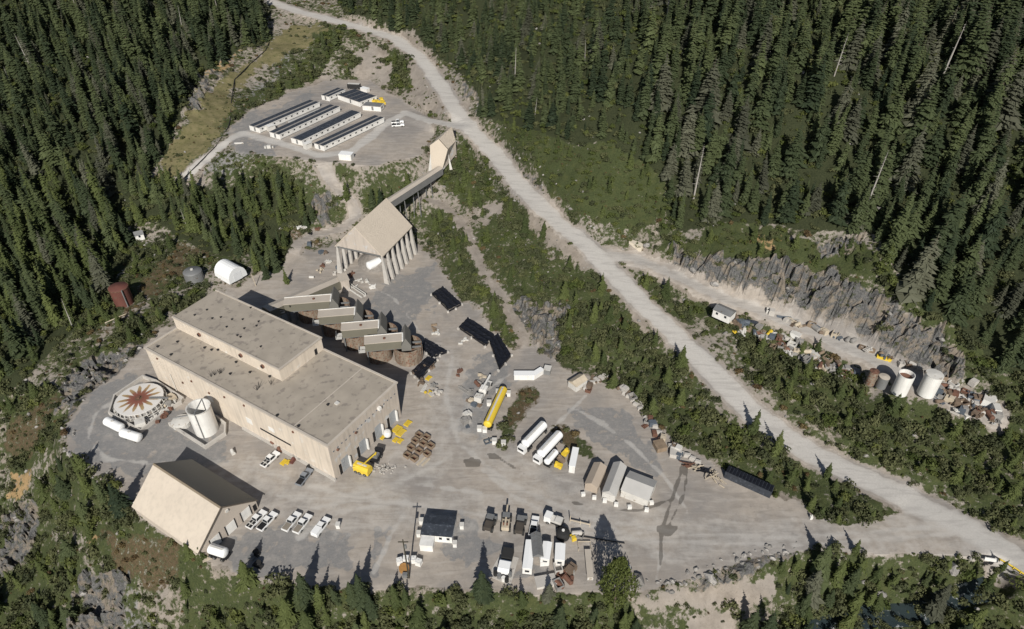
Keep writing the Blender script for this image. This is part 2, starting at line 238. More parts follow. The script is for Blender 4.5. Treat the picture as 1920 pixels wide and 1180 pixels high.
def ground_mat():
    m = bpy.data.materials.new('ground_cover'); m.use_nodes = True; N, L = nt(m); b = N['Principled BSDF']; b.inputs['Roughness'].default_value = .95; b.inputs['Specular IOR Level'].default_value = .15
    geo = N.new('ShaderNodeNewGeometry'); P = geo.outputs['Position']
    def noise(s, d=6, rough=.6, off=0):
        n = N.new('ShaderNodeTexNoise'); n.inputs['Scale'].default_value = s; n.inputs['Detail'].default_value = d; n.inputs['Roughness'].default_value = rough
        mp = N.new('ShaderNodeMapping'); mp.inputs['Location'].default_value = (off, off*.7, 0); L.new(P, mp.inputs[0]); L.new(mp.outputs[0], n.inputs['Vector']); return n.outputs['Fac']
    def mix(f, a, c):
        x = N.new('ShaderNodeMix'); x.data_type = 'RGBA'
        for v, i in ((a, 6), (c, 7)):
            if isinstance(v, tuple): x.inputs[i].default_value = (*v, 1)
            else: L.new(v, x.inputs[i])
        if isinstance(f, float): x.inputs[0].default_value = f
        else: L.new(f, x.inputs[0])
        return x.outputs[2]
    def ramp(v, a, b_, lo=0., hi=1.):
        r = N.new('ShaderNodeMapRange'); r.inputs[1].default_value = a; r.inputs[2].default_value = b_; r.inputs[3].default_value = lo; r.inputs[4].default_value = hi; L.new(v, r.inputs[0]); return r.outputs[0]
    def math_(op, a, c):
        x = N.new('ShaderNodeMath'); x.operation = op
        for v, i in ((a, 0), (c, 1)):
            if isinstance(v, (int, float)): x.inputs[i].default_value = v
            else: L.new(v, x.inputs[i])
        return x.outputs[0]
    big = noise(.05, 5); mid = noise(.35, 7, .65); fine = noise(2.2, 6, .7); speck = noise(5., 4, .7, 31); pat = noise(.6, 8, .72, 90)
    A = N.new('ShaderNodeVertexColor'); A.layer_name = 'za'; sa = N.new('ShaderNodeSeparateColor'); L.new(A.outputs[0], sa.inputs[0])
    B = N.new('ShaderNodeVertexColor'); B.layer_name = 'zb'; sb = N.new('ShaderNodeSeparateColor'); L.new(B.outputs[0], sb.inputs[0])
    C_ = N.new('ShaderNodeVertexColor'); C_.layer_name = 'zc'; sg = N.new('ShaderNodeSeparateColor'); L.new(C_.outputs[0], sg.inputs[0])
    def edge(mask, k=.9, nz=mid):   # ragged border
        t = math_('MULTIPLY', math_('SUBTRACT', nz, .5), k); t = math_('ADD', mask, t); r = N.new('ShaderNodeMapRange'); r.interpolation_type = 'SMOOTHSTEP'; r.inputs[1].default_value = .4; r.inputs[2].default_value = .62; L.new(t, r.inputs[0]); return math_('MULTIPLY', r.outputs[0], ramp(mask, 0, .08))
    soil = mix(ramp(mid, .3, .7), (.19,.163,.135), (.35,.305,.26)); soil = mix(ramp(big, .4, .6, 0, .5), soil, (.30,.275,.25))
    soil = mix(ramp(speck, .58, .72, 0, .5), soil, (.46,.43,.39)); soil = mix(ramp(fine, .56, .7, 0, .55), soil, (.14,.12,.10))
    grv = mix(ramp(mid, .3, .7), (.335,.296,.256), (.435,.388,.338)); grv = mix(ramp(big, .42, .6, 0, .8), grv, (.255,.24,.228)); grv = mix(ramp(pat, .56, .68, 0, .5), grv, (.21,.195,.18)); grv = mix(ramp(fine, .58, .75, 0, .35), grv, (.2,.18,.16)); grv = mix(ramp(speck, .62, .75, 0, .4), grv, (.5,.47,.43))
    sm = N.new('ShaderNodeMapping'); sm.inputs['Rotation'].default_value = (0, 0, .35); sm.inputs['Scale'].default_value = (.22, 1.1, 1); L.new(P, sm.inputs[0]); sn = N.new('ShaderNodeTexNoise'); sn.inputs['Scale'].default_value = .38; sn.inputs['Detail'].default_value = 6; sn.inputs['Distortion'].default_value = 1.6; L.new(sm.outputs[0], sn.inputs['Vector'])
    grv = mix(ramp(sn.outputs['Fac'], .54, .68, 0, .5), grv, (.25,.225,.2)); grv = mix(ramp(sn.outputs['Fac'], .47, .36, 0, .35), grv, (.47,.435,.395))
    col = mix(edge(sb.outputs[2], .5), soil, grv)
    gry = mix(ramp(fine, .3, .7), (.165,.168,.172), (.25,.25,.25)); gry = mix(ramp(mid, .5, .75), gry, (.33,.31,.29))
    col = mix(math_('MULTIPLY', edge(sa.outputs[1], 1.9), .8), col, gry)
    pl = mix(ramp(fine, .3, .7), (.46,.44,.41), (.56,.54,.51)); pl = mix(ramp(sn.outputs['Fac'], .5, .65, 0, .4), pl, (.31,.295,.28))
    col = mix(math_('MULTIPLY', edge(sa.outputs[0], .5), ramp(sa.outputs[0], .2, 1, .2, .9)), col, pl)
    gr = mix(ramp(fine, .3, .7), (.03,.04,.017), (.08,.095,.038)); gr = mix(ramp(mid, .5, .7, 0, .6), gr, (.085,.09,.035))
    col = mix(edge(sa.outputs[2], 1.9, pat), col, gr)
    mead = mix(ramp(mid, .3, .7), (.12,.115,.05), (.21,.18,.10)); mead = mix(ramp(pat, .55, .62, 0, .7), mead, (.06,.075,.03))
    col = mix(edge(sg.outputs[0], 1.8, pat), col, mead)
    br = mix(ramp(fine, .3, .7), (.055,.042,.026), (.16,.115,.07)); br = mix(ramp(pat, .52, .6, 0, .7), br, (.05,.06,.025))
    col = mix(edge(sb.outputs[0], 2.2, pat), col, br)
    oc = mix(ramp(fine, .3, .7), (.26,.165,.075), (.40,.29,.16)); col = mix(edge(sg.outputs[1], 2.0), col, oc)
    rk = mix(ramp(fine, .3, .7), (.05,.052,.056), (.20,.197,.19)); rk = mix(ramp(mid, .48, .58, 0, .8), rk, (.25,.21,.165)); rk = mix(ramp(pat, .56, .62, 0, .85), rk, (.05,.06,.025))
    col = mix(edge(sb.outputs[1], 1.4, pat), col, rk)
    fl = mix(ramp(fine, .3, .7), (.02,.026,.013), (.055,.062,.03)); col = mix(edge(sg.outputs[2], 1.0, pat), col, fl)
    wt = math_('MULTIPLY', edge(A.outputs['Alpha'], .8), .62); col = mix(wt, col, (.062,.056,.047))
    L.new(col, b.inputs['Base Color'])
    bp = N.new('ShaderNodeBump'); bp.inputs['Distance'].default_value = .5
    hh = math_('ADD', math_('MULTIPLY', fine, .5), math_('MULTIPLY', pat, .8)); L.new(hh, bp.inputs['Height'])
    st = math_('ADD', .12, math_('MULTIPLY', sb.outputs[1], .75)); st = math_('ADD', st, math_('MULTIPLY', sa.outputs[2], .5)); L.new(st, bp.inputs['Strength'])
    L.new(bp.outputs[0], b.inputs['Normal']); return m
GM = ground_mat()

# ---------------------------------------------------------------- helpers
class MB:
    def __init__(s): s.v = []; s.f = []
    def face(s, pts):
        n = len(s.v); s.v += [tuple(p) for p in pts]; s.f.append(tuple(range(n, n+len(pts)))); return s
    def box(s, x0, y0, z0, x1, y1, z1, M=None):
        c = [Vector((x, y, z)) for z in (z0, z1) for x, y in ((x0, y0), (x1, y0), (x1, y1), (x0, y1))]
        if M: c = [M @ p for p in c]
        n = len(s.v); s.v += [tuple(p) for p in c]
        s.f += [tuple(n+i for i in q) for q in ((3,2,1,0), (4,5,6,7), (0,1,5,4), (1,2,6,5), (2,3,7,6), (3,0,4,7))]; return s
    def cbox(s, cx, cy, cz, w_, d_, h_, rz=0):
        M = Matrix.Translation((cx, cy, cz)) @ Matrix.Rotation(rz, 4, 'Z'); return s.box(-w_/2, -d_/2, -h_/2, w_/2, d_/2, h_/2, M)
    def prism(s, poly, a, b, M=None, cap=True):     # poly in (u,v), swept along x from a to b
        n = len(s.v); k = len(poly); P_ = [Vector((a, u, v)) for u, v in poly]+[Vector((b, u, v)) for u, v in poly]
        if M: P_ = [M @ p for p in P_]
        s.v += [tuple(p) for p in P_]
        for i in range(k): j = (i+1) % k; s.f.append((n+i, n+k+i, n+k+j, n+j))
        if cap: s.f.append(tuple(n+i for i in range(k))); s.f.append(tuple(n+k+i for i in reversed(range(k))))
        return s
    def tube(s, a, b, r0, r1=None, n=12, cap=True):
        a = Vector(a); b = Vector(b); r1 = r0 if r1 is None else r1; d = (b-a).normalized()
        u = d.orthogonal().normalized(); w_ = d.cross(u); k = len(s.v)
        for p, r in ((a, r0), (b, r1)):
            for i in range(n): t = 2*math.pi*i/n; s.v.append(tuple(p+(u*math.cos(t)+w_*math.sin(t))*r))
        for i in range(n): j = (i+1) % n; s.f.append((k+i, k+j, k+n+j, k+n+i))
        if cap: s.f.append(tuple(k+i for i in reversed(range(n)))); s.f.append(tuple(k+n+i for i in range(n)))
        return s
    def lathe(s, prof, n=24, c=(0, 0, 0)):          # prof (r,z)
        k = len(s.v)
        for r, z in prof:
            for i in range(n): t = 2*math.pi*i/n; s.v.append((c[0]+r*math.cos(t), c[1]+r*math.sin(t), c[2]+z))
        for q in range(len(prof)-1):
            for i in range(n): j = (i+1) % n; s.f.append((k+q*n+i, k+q*n+j, k+(q+1)*n+j, k+(q+1)*n+i))
        return s
    def capsule(s, a, b, r, n=14):
        a = Vector(a); b = Vector(b); d = (b-a).normalized()
        ts = [(-.45, .25), (-.35, .65), (-.15, .93), (0, 1)]; prof = [(a+d*t*r, k*r) for t, k in ts]+[(b-d*t*r, k*r) for t, k in reversed(ts)]
        for (p, r0), (q, r1) in zip(prof[:-1], prof[1:]): s.tube(p, q, r0, r1, n, False)
        s.tube(prof[0][0], prof[0][0]-d*.01, r*.25, r*.25, n); s.tube(prof[-1][0], prof[-1][0]+d*.01, r*.25, r*.25, n); return s
    def mesh(s, name, m, smooth=False):
        me = bpy.data.meshes.new(name); me.from_pydata(s.v, [], s.f); me.materials.append(m); me.update()
        if smooth:
            me.polygons.foreach_set('use_smooth', [True]*len(me.polygons))
            try: me.set_sharp_from_angle(angle=R(40))
            except Exception: pass
        return me
def link(name, me, parent=None):
    o = bpy.data.objects.new(name, me); COL.objects.link(o)
    if parent: o.parent = parent
    return o
def part(name, mb, m, parent, smooth=False, label=None):
    o = link(name, mb.mesh(name, m, smooth), parent)
    if label: o['label'] = label
    return o
def tag(o, label, cat=None, group=None, kind=None):
    if label: o['label'] = label
    if cat: o['category'] = cat
    if group: o['group'] = group
    if kind: o['kind'] = kind
    return o
def thing(name, label, cat, loc=(0, 0, 0), rz=0, group=None):
    o = bpy.data.objects.new(name, None); COL.objects.link(o); o.location = loc; o.rotation_euler = (0, 0, rz); o.empty_display_size = .5
    return tag(o, label, cat, group)
def solo(name, label, cat, mb, m, loc, rz=0, group=None, smooth=False):
    o = link(name, mb.mesh(name, m, smooth)); o.location = loc; o.rotation_euler = (0, 0, rz); return tag(o, label, cat, group)
KIDS = {}
def dup(root, loc, rz, label=None, group=None, scale=None):
    if root.name not in KIDS: KIDS[root.name] = [(c, list(c.children)) for c in root.children]
    r = root.copy(); COL.objects.link(r); r.location = loc; r.rotation_euler = (0, 0, rz)
    if label: r['label'] = label
    if group: r['group'] = group
    if scale: r.scale = scale
    for c0, gs in KIDS[root.name]:
        c = c0.copy(); COL.objects.link(c); c.parent = r
        for g0 in gs: g = g0.copy(); COL.objects.link(g); g.parent = c
    return r
def head(a, b):     # two ground pixels -> centre, heading, length
    d = b-a; return (a+b)/2, math.atan2(d.y, d.x), d.length

# ---------------------------------------------------------------- ground mesh
ys = [45.0]
while ys[-1] < 560: ys.append(ys[-1]+.42+max(0, ys[-1]-60)*.0042)
ys = np.array([-2500, -600, -150, 0, 25]+ys+[620, 720, 900, 1300, 2200, 5000])
us = np.r_[[-30, -8, -3, -1.8, -1.35], np.linspace(-1.12, 1.12, 600), [1.35, 1.8, 3, 8, 30]]
YY, UU = np.meshgrid(ys, us, indexing='ij'); XX = UU*(.62*np.clip(YY, 30, 560)+75)
ZZ = Hf(XX, YY); fl = lut(flat, np.clip(XX, -339, 339), np.clip(YY, 21, 639))
zn = zones(XX, YY, ZZ)
rk = zn['rock']*(1-fl)
def blur(a):
    b = a.copy(); b[1:-1, 1:-1] = (a[1:-1, 1:-1]*4+a[:-2, 1:-1]+a[2:, 1:-1]+a[1:-1, :-2]+a[1:-1, 2:])/8; return b
rk = blur(blur(rk))
rid = 1-np.abs(2*fbm((XX+YY*.4)/9, (YY-XX*.5)/7, 5, 3)-1)
def cell(s, sd, amp):
    wx = XX/s+(fbm(XX/3, YY/3, 60+sd, 2)-.5)*1.2+.4*YY/s; wy = YY/s*1.3+(fbm(XX/3, YY/3, 70+sd, 2)-.5)*1.2-.3*XX/s; return (hash2(np.floor(wx), np.floor(wy), sd)-.5)*amp
ZZ = ZZ+(1-fl)*(fbm(XX/3, YY/3, 9)-.5)*1.1+(fbm(XX/1.6, YY/1.6, 4)-.5)*.10+rk*((rid-.6)*3.5+cell(7.5, 1, 5.5)+cell(3.4, 2, 3.2)+cell(1.5, 3, 1.1))
# river bed in the lower right
RIV = [tuple(U(*p)) for p in ((1450,1215,-15),(1560,1172,-13.5),(1640,1150,-12),(1720,1148,-11.5),(1790,1118,-8),(1860,1098,-5))]
dr, zr = segdist(XX, YY, RIV); wr = 1-sstep(2, 5, dr); ZZ = ZZ*(1-wr)+np.minimum(ZZ, zr-1.2)*wr
rows, cols = XX.shape; V = np.c_[XX.ravel(), YY.ravel(), ZZ.ravel()]
fa = (np.arange(rows-1)[:, None]*cols+np.arange(cols-1)[None]).ravel(); FQ = np.c_[fa, fa+1, fa+cols+1, fa+cols]
S = {k: v.ravel() for k, v in zn.items()}
scrub = np.clip((.52+.25*(fbm(XX/18, YY/18, 41, 3).ravel()-.5)*2)*(1-S['road']), 0, 1)*(1-S['yard'])*(1-S['camp'])*(1-S['soil']*.75)
trackm = np.maximum(1-sstep(.8, 2.0, S['d_track']), 1-sstep(1.4, 2.8, S['d_low']))
green = np.maximum.reduce([scrub, S['bush']*.72, S['brightbush']*.85])*(1-trackm)*(1-S['road'])
def bl(v): return blur(v.reshape(rows, cols)).ravel()
za = np.c_[bl(S['pale']), bl(bl(S['grey']))*.72, bl(green), bl(S['wet'])]
gravel = np.maximum.reduce([S['yard'], S['camp'], trackm*.45, S['road']*(S['d_track'] > 2.6)])
zb = np.c_[bl(bl(S['brown']))*.62, bl(S['rock']), bl(gravel), np.ones(len(gravel))]
zc = np.c_[bl(bl(S['meadow']))*.85, bl(bl(S['ochre']))*.55, bl(bl(S['forest']))*.9, np.ones(len(gravel))]
def fz(k): return S[k][FQ].mean(1)
cls = np.zeros(len(FQ), int)
cls[fz('camp') > .5] = 3; cls[(S['d_track'][FQ].mean(1) < 1.6) | (S['d_low'][FQ].mean(1) < 2)] = 4; cls[fz('yard') > .5] = 1
cls[(S['d_cliff'][FQ].mean(1) < 4.2)] = 5; cls[(S['d_haul'][FQ].mean(1) < 4.4)] = 2
labs = {0: ('ground', 'rocky hillside ground with scrub, moss and pale soil'), 1: ('gravel_yard', 'pale trampled gravel yard round the mill building'), 2: ('haul_road', 'pale gravel haul road winding down the hillside'), 3: ('gravel_pad', 'gravel pad under the rows of camp trailers'), 4: ('dirt_track', 'narrow rutted dirt tracks through the scrub'), 5: ('ledge_road', 'gravel road along the ledge under the rock cliff')}
for k, (nm, lb) in labs.items():
    q = FQ[cls == k]; idx, inv = np.unique(q, return_inverse=True); inv = inv.reshape(q.shape)
    me = bpy.data.meshes.new(nm); me.vertices.add(len(idx)); me.vertices.foreach_set('co', V[idx].astype(np.float32).ravel())
    me.loops.add(inv.size); me.loops.foreach_set('vertex_index', inv.ravel().astype(np.int32)); me.polygons.add(len(inv))
    me.polygons.foreach_set('loop_start', np.arange(0, inv.size, 4, dtype=np.int32)); me.polygons.foreach_set('use_smooth', rk.ravel()[q].mean(1) < .22)
    me.update(calc_edges=True)
    for an, arr in (('za', za), ('zb', zb), ('zc', zc)):
        at = me.color_attributes.new(an, 'FLOAT_COLOR', 'POINT'); at.data.foreach_set('color', arr[idx].astype(np.float32).ravel())
    me.materials.append(GM); tag(link(nm, me), lb, kind='structure')
rm = mat('river_water', (.035,.05,.055), .12, .2, 1, bump=.6, col2=(.5,.52,.53), thr=.6)
mb = MB()
for a, b in zip(RIV[:-1], RIV[1:]):
    a = Vector(a); b = Vector(b); d = (b-a); n = Vector((-d.y, d.x, 0)).normalized()*3.2
    mb.face([a-n-Vector((0,0,.5)), a+n-Vector((0,0,.5)), b+n-Vector((0,0,.5)), b-n-Vector((0,0,.5))])
tag(link('river', mb.mesh('river', rm)), 'dark stream with white water in the gully below the road', kind='structure')

# ---------------------------------------------------------------- materials for built things
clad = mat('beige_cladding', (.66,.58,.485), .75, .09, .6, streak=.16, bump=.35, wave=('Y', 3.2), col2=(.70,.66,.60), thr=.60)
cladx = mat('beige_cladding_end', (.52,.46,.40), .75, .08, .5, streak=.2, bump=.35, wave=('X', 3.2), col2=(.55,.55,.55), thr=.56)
roofm = mat('weathered_flat_roof', (.36,.318,.265), .9, .14, .7, col2=(.25,.22,.19), thr=.56)
trim = mat('roof_edge_metal', (.50,.45,.39), .6, .1)
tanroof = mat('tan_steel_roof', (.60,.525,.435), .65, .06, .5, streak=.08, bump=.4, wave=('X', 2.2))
shaderoof = mat('shade_toned_steel_roof', (.21,.20,.165), .6, .05, .4, bump=.3, wave=('X', 2.2))  # rear slope's shade painted in as a darker roof colour
white = mat('white_paint', (.76,.75,.72), .5, .08, 1, streak=.14, col2=(.55,.50,.43), thr=.66)
offw = mat('dirty_white', (.60,.585,.55), .6, .12, 1.2, col2=(.32,.27,.21), thr=.60)
conc = mat('pale_concrete', (.48,.455,.42), .9, .12, 1, col2=(.3,.28,.26), thr=.6)
dark = mat('black_recess', (.012,.012,.014), .7, .2)
rubber = mat('black_rubber', (.02,.02,.02), .85, .2)
glass = mat('dark_glass', (.02,.025,.03), .08, .1)
greyst = mat('grey_steel', (.23,.235,.235), .55, .15, 1, metal=.3, col2=(.15,.11,.08), thr=.62)
olive = mat('olive_grey_cladding', (.17,.16,.125), .7, .1, .6, bump=.3, wave=('X', 3))
beigerf = mat('beige_gallery_roof', (.47,.42,.36), .7, .08, .6)
rust = mat('rusty_steel', (.165,.082,.055), .85, .3, 1.5, col2=(.10,.05,.035), thr=.52)
rustb = mat('rust_streaked_beige_steel', (.24,.195,.15), .8, .25, 2.2, streak=.4, col2=(.19,.10,.065), thr=.5)
red = mat('faded_red_paint', (.13,.048,.036), .75, .2, 1, col2=(.12,.07,.05), thr=.6)
yellow = mat('yellow_paint', (.72,.52,.05), .5, .08, 1, col2=(.45,.33,.08), thr=.66)
wood = mat('weathered_timber', (.24,.18,.125), .9, .3, 2)
pale_w = mat('pale_timber', (.50,.43,.33), .9, .2, 2)
navy = mat('dark_blue_grey_roofing', (.035,.042,.055), .6, .35, 2.5, col2=(.075,.085,.105), thr=.55)
ridgeg = mat('brown_grey_roofing', (.27,.255,.24), .9, .15, 2)
tarp = mat('black_tarpaulin', (.010,.011,.016), .45, .4, 3, bump=1.0)
greyrf = mat('grey_canvas_roof', (.47,.46,.44), .7, .08, .8)
tanrf = mat('tan_canvas_roof', (.43,.36,.29), .7, .08, .8)
doorm = mat('grey_blue_door', (.34,.36,.38), .55, .08, 1, bump=.4, wave=('Z', 4))
fabric = mat('white_fabric', (.85,.86,.86), .55, .03, .5)
bluem = mat('blue_grey_junk', (.10,.12,.145), .6, .2)
orange = mat('orange_spool', (.42,.22,.07), .8, .2)
rockm = mat('boulder_rock', (.30,.285,.265), .95, .25, 2.5, bump=.8, col2=(.16,.155,.15), thr=.5, rnd=.3)
def hollow(mb, r, z0, z1, n=32, t=.15): return mb.lathe([(r, z0), (r, z1), (r-t, z1), (r-t, z0+.3), (.01, z0+.3)], n)

# ---------------------------------------------------------------- mill building
B0 = Vector((-45.26, 113.0, 0)); ME = R(58.5); MM = Matrix.Translation(B0) @ Matrix.Rotation(ME, 4, 'Z'); MI = MM.inverted()
WX, LY, HM, HU = 26.5, 70.8, 12.75, 17.0; ux0, uy0 = 10.7, 26.6
mill = thing('mill_building', 'huge beige mill building with a flat stepped roof beside the thickener tank', 'mill building', B0, ME)
part('wall', MB().box(0, 0, -3, WX, LY, HM-.25), clad, mill)
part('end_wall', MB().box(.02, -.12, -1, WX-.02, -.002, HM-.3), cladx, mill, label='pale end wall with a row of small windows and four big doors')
rf = part('roof', MB().box(-.15, -.3, HM-.25, WX+.15, LY+.15, HM), roofm, mill)
part('roof_curb', MB().box(-.25, -.4, HM-.28, .35, LY+.25, HM+.22).box(.352, -.4, HM-.28, WX+.25, .2, HM+.22).box(WX-.35, .202, HM-.28, WX+.25, uy0-.1, HM+.22).box(.352, LY-.35, HM-.28, ux0-.1, LY+.25, HM+.22), trim, rf)
part('seam_strip', MB().box(.5, 11.6, HM, WX-.5, 11.85, HM+.06), trim, rf)
ub = part('upper_storey', MB().box(ux0, uy0, HM-.3, WX-.02, LY-.02, HU-.2), clad, mill)
ur = part('upper_roof', MB().box(ux0-.1, uy0-.1, HU-.2, WX+.1, LY+.1, HU), roofm, mill)
part('roof_curb', MB().box(ux0-.2, uy0-.2, HU-.23, ux0+.25, LY+.2, HU+.2).box(ux0+.252, uy0-.2, HU-.23, WX+.2, uy0+.25, HU+.2).box(WX-.25, uy0+.252, HU-.23, WX+.2, LY+.2, HU+.2), trim, ur)
for y in (59.5, 42, 33.3):
    f = part('wall_fan', MB().tube((ux0-.5, y, 15.2), (ux0-.01, y, 15.2), .62, n=12), rust, mill); part('fan_blade', MB().tube((ux0-.56, y, 15.2), (ux0-.505, y, 15.2), .45, n=8), dark, f)
part('wall_door', MB().box(23.2, uy0-.08, HM+.1, 24.1, uy0-.01, HM+2.1), dark, mill)
for i, (a, b) in enumerate(((.075, .20), (.33, .455), (.565, .69), (.79, .915))):
    part('loading_door', MB().box(a*WX+.9, -.2, 0, b*WX, -.125, 4.6), doorm, mill)
    part('doorway', MB().box(a*WX-.1, -.22, 0, a*WX+.7, -.125, 3.6), dark, mill)
    part('door_post', MB().box(b*WX+.05, -.75, 0, b*WX+.4, -.125, 3.8), white, mill)
for i in range(17):
    x = 1.2+i*1.48; part('window', MB().box(x, -.19, 9.3+(i % 3)*.12, x+.42, -.125, 9.65+(i % 3)*.12), mat('blue_window', (.10,.13,.17), .25, .1), mill)
part('vent_hood', MB().cbox(18.5, -.5, 10.0, .9, .8, .9), white, mill)
for x in (2.6, 9.3): part('wall_vent', MB().tube((x, -.5, 9.0), (x, -.13, 9.0), .35), rust, mill)
part('wall_slot', MB().box(-.06, 14.6, 4.1, -.003, 26.0, 4.7), dark, mill)
for y, z in ((66, 11), (57, 6), (52, 9), (45, 8), (38, 10), (30, 11), (12, 11)): part('wall_vent', MB().cbox(-.15, y, z, .3, .5, .5), rust, mill)
for y, z, h in ((44.5, 4.5, 3.5), (29, 4, 3.4), (20, 6, 2.4)): part('light_panel', MB().box(-.05, y, z, -.002, y+2.2, z+h*.6), white, mill)
part('wall_pipe', MB().tube((-.3, 62, 0), (-.3, 62, 7), .1, n=8), offw, mill)
part('footing', MB().box(-.55, -.5, -3, -.003, 34, .7), conc, mill)
roofpts = [(365,592),(398,598),(414,596),(435,600),(425,614),(455,600),(485,604),(481,612),(458,617),(445,630),(451,633),(489,651),(513,578),(388,582),(330,590),(470,578)]
for px, py in roofpts:
    p = MI @ U(px, py, HU); part('roof_vent', MB().lathe([(.22, -.05), (.22, .3), (.32, .35), (.02, .5)], 8, tuple(p)), dark, ur)
for px, py in ((333,642),(296,651),(321,666),(384,653),(397,657),(409,657),(443,680),(432,702),(469,699),(506,707),(615,760),(520,780),(560,800)):
    p = MI @ U(px, py, HM); part('roof_vent', MB().lathe([(.3, -.05), (.3, .3), (.42, .35), (.02, .5)], 8, tuple(p)), dark, rf)
for px, py in ((402,704),(412,702),(415,700),(396,707),(482,732),(486,727),(508,722)):
    p = MI @ U(px, py, HM); m_ = MB()
    for k in range(5): a = rng.normal(0, .5, 2); m_.tube((p.x, p.y, p.z-.05), (p.x+a[0], p.y+a[1], p.z+1.7), .05, .03, 5)
    part('bent_stack', m_, dark, rf)
p = MI @ U(632, 757, HM); part('roof_hatch', MB().cbox(p.x, p.y, HM+.2, 1, 1, .4), offw, rf)

# ---------------------------------------------------------------- gabled shed
sh = Vector((-76.9, 103.4, 0)); SZ = R(-31.7); hl, hw = 12.15, 8.65
shed = thing('gabled_shed', 'steep gabled workshop shed with a tan front roof and a rear roof painted dark for shade', 'shed', sh, SZ)
M90 = Matrix.Identity(4)
part('wall', MB().prism([(-hw+.25, -5), (hw-.25, -2), (hw-.25, 3.0), (0, 9.75), (-hw+.25, 3.0)], -hl+.3, hl-.3), mat('shed_gable_cladding', (.53,.465,.40), .75, .06, .6, bump=.35, wave=('Y', 3)), shed)
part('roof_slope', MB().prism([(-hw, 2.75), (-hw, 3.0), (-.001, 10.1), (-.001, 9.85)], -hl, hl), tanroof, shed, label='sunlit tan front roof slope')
part('roof_slope', MB().prism([(.001, 9.85), (.001, 10.1), (hw, 3.0), (hw, 2.75)], -hl, hl), shaderoof, shed, label='rear roof slope with its shade painted in')
part('ridge_cap', MB().prism([(-.35, 9.85), (0, 10.2), (.35, 9.85)], -hl-.05, hl+.05), mat('ridge_metal', (.22,.18,.13), .6, .1), shed)
part('gable_trim', MB().prism([(-hw-.05, 2.7), (-hw-.05, 3.02), (0, 10.2), (0, 9.7)], hl, hl+.12).prism([(0, 9.7), (0, 10.2), (hw+.05, 3.02), (hw+.05, 2.7)], hl, hl+.12), mat('dark_trim', (.12,.10,.08), .6, .1), shed)
for y in (-3.9, .5, 5.0):
    d = part('lift_door', MB().box(hl-.28, y-1.25, 0, hl-.2, y+1.25, 3.2), white, shed); part('door_frame', MB().box(hl-.29, y-1.5, 0, hl-.15, y-1.25, 3.4), dark, d); part('door_frame', MB().box(hl-.29, y+1.25, 0, hl-.15, y+1.45, 3.4), dark, d)
part('gable_vent', MB().cbox(hl-.15, 1.0, 7.4, .3, .7, .7), offw, shed)
part('side_door', MB().box(hl-.28, 7.1, 0, hl-.2, 8, 2.1), dark, shed)
part('lean_to', MB().box(-hl-1.6, -7.5, -3, -hl+.1, -4.2, 2.2), white, shed)

# ---------------------------------------------------------------- thickener with star-stained cover
tk = thing('thickener_tank', 'round thickener tank whose white cover carries a rust coloured star', 'tank', (-106.2, 139.6, 0))
RT = 6.5
def star_mat():
    m = bpy.data.materials.new('star_stained_cover'); m.use_nodes = True; N, L = nt(m); b = N['Principled BSDF']; b.inputs['Roughness'].default_value = .6
    tc = N.new('ShaderNodeTexCoord'); sp = N.new('ShaderNodeSeparateXYZ'); L.new(tc.outputs['Object'], sp.inputs[0])
    def mth(op, a, c=None, d=None):
        x = N.new('ShaderNodeMath'); x.operation = op
        for v, i in ((a, 0), (c, 1), (d, 2)):
            if v is None: continue
            if isinstance(v, (int, float)): x.inputs[i].default_value = v
            else: L.new(v, x.inputs[i])
        return x.outputs[0]
    r = mth('SQRT', mth('ADD', mth('MULTIPLY', sp.outputs[0], sp.outputs[0]), mth('MULTIPLY', sp.outputs[1], sp.outputs[1])))
    an = mth('ARCTAN2', sp.outputs[1], sp.outputs[0]); cs = mth('COSINE', mth('MULTIPLY', an, 13))
    nz = N.new('ShaderNodeTexNoise'); nz.inputs['Scale'].default_value = .8; nz.inputs['Detail'].default_value = 5; L.new(tc.outputs['Object'], nz.inputs['Vector'])
    f = mth('ADD', mth('MULTIPLY', cs, 1.5), mth('SUBTRACT', 4.0, r)); f = mth('ADD', f, mth('MULTIPLY', mth('SUBTRACT', nz.outputs['Fac'], .5), 2.5))
    mk = N.new('ShaderNodeMapRange'); mk.inputs[1].default_value = -.35; mk.inputs[2].default_value = .35; L.new(f, mk.inputs[0])
    cr = N.new('ShaderNodeValToRGB'); e = cr.color_ramp.elements; e[0].position = .06; e[0].color = (.10,.085,.05,1); e[1].position = .85; e[1].color = (.40,.29,.15,1)
    k = e.new(.2); k.color = (.20,.075,.055,1); k = e.new(.44); k.color = (.25,.11,.07,1); k = e.new(.56); k.color = (.31,.21,.11,1)
    L.new(mth('DIVIDE', r, RT), cr.inputs[0]); mx = N.new('ShaderNodeMix'); mx.data_type = 'RGBA'; mx.inputs[6].default_value = (.66,.64,.61,1)
    L.new(mk.outputs[0], mx.inputs[0]); L.new(cr.outputs[0], mx.inputs[7]); L.new(mx.outputs[2], b.inputs['Base Color']); return m
part('cover', MB().lathe([(RT, 2.4), (RT, 2.65), (3.5, 2.8), (.02, 2.95)], 28), star_mat(), tk)
part('tank_wall', MB().lathe([(RT-.5, 0), (RT-.5, 2.4), (RT-.7, 2.4)], 28), mat('tank_grey', (.33,.32,.31), .8, .2, col2=(.2,.15,.1), thr=.55), tk)
m_ = MB()
for i in range(28): a = 2*math.pi*i/28; c_, s_ = math.cos(a), math.sin(a); m_.tube((c_*(RT+.5), s_*(RT+.5), 0), (c_*RT, s_*RT, 2.4), .12, .12, 6)
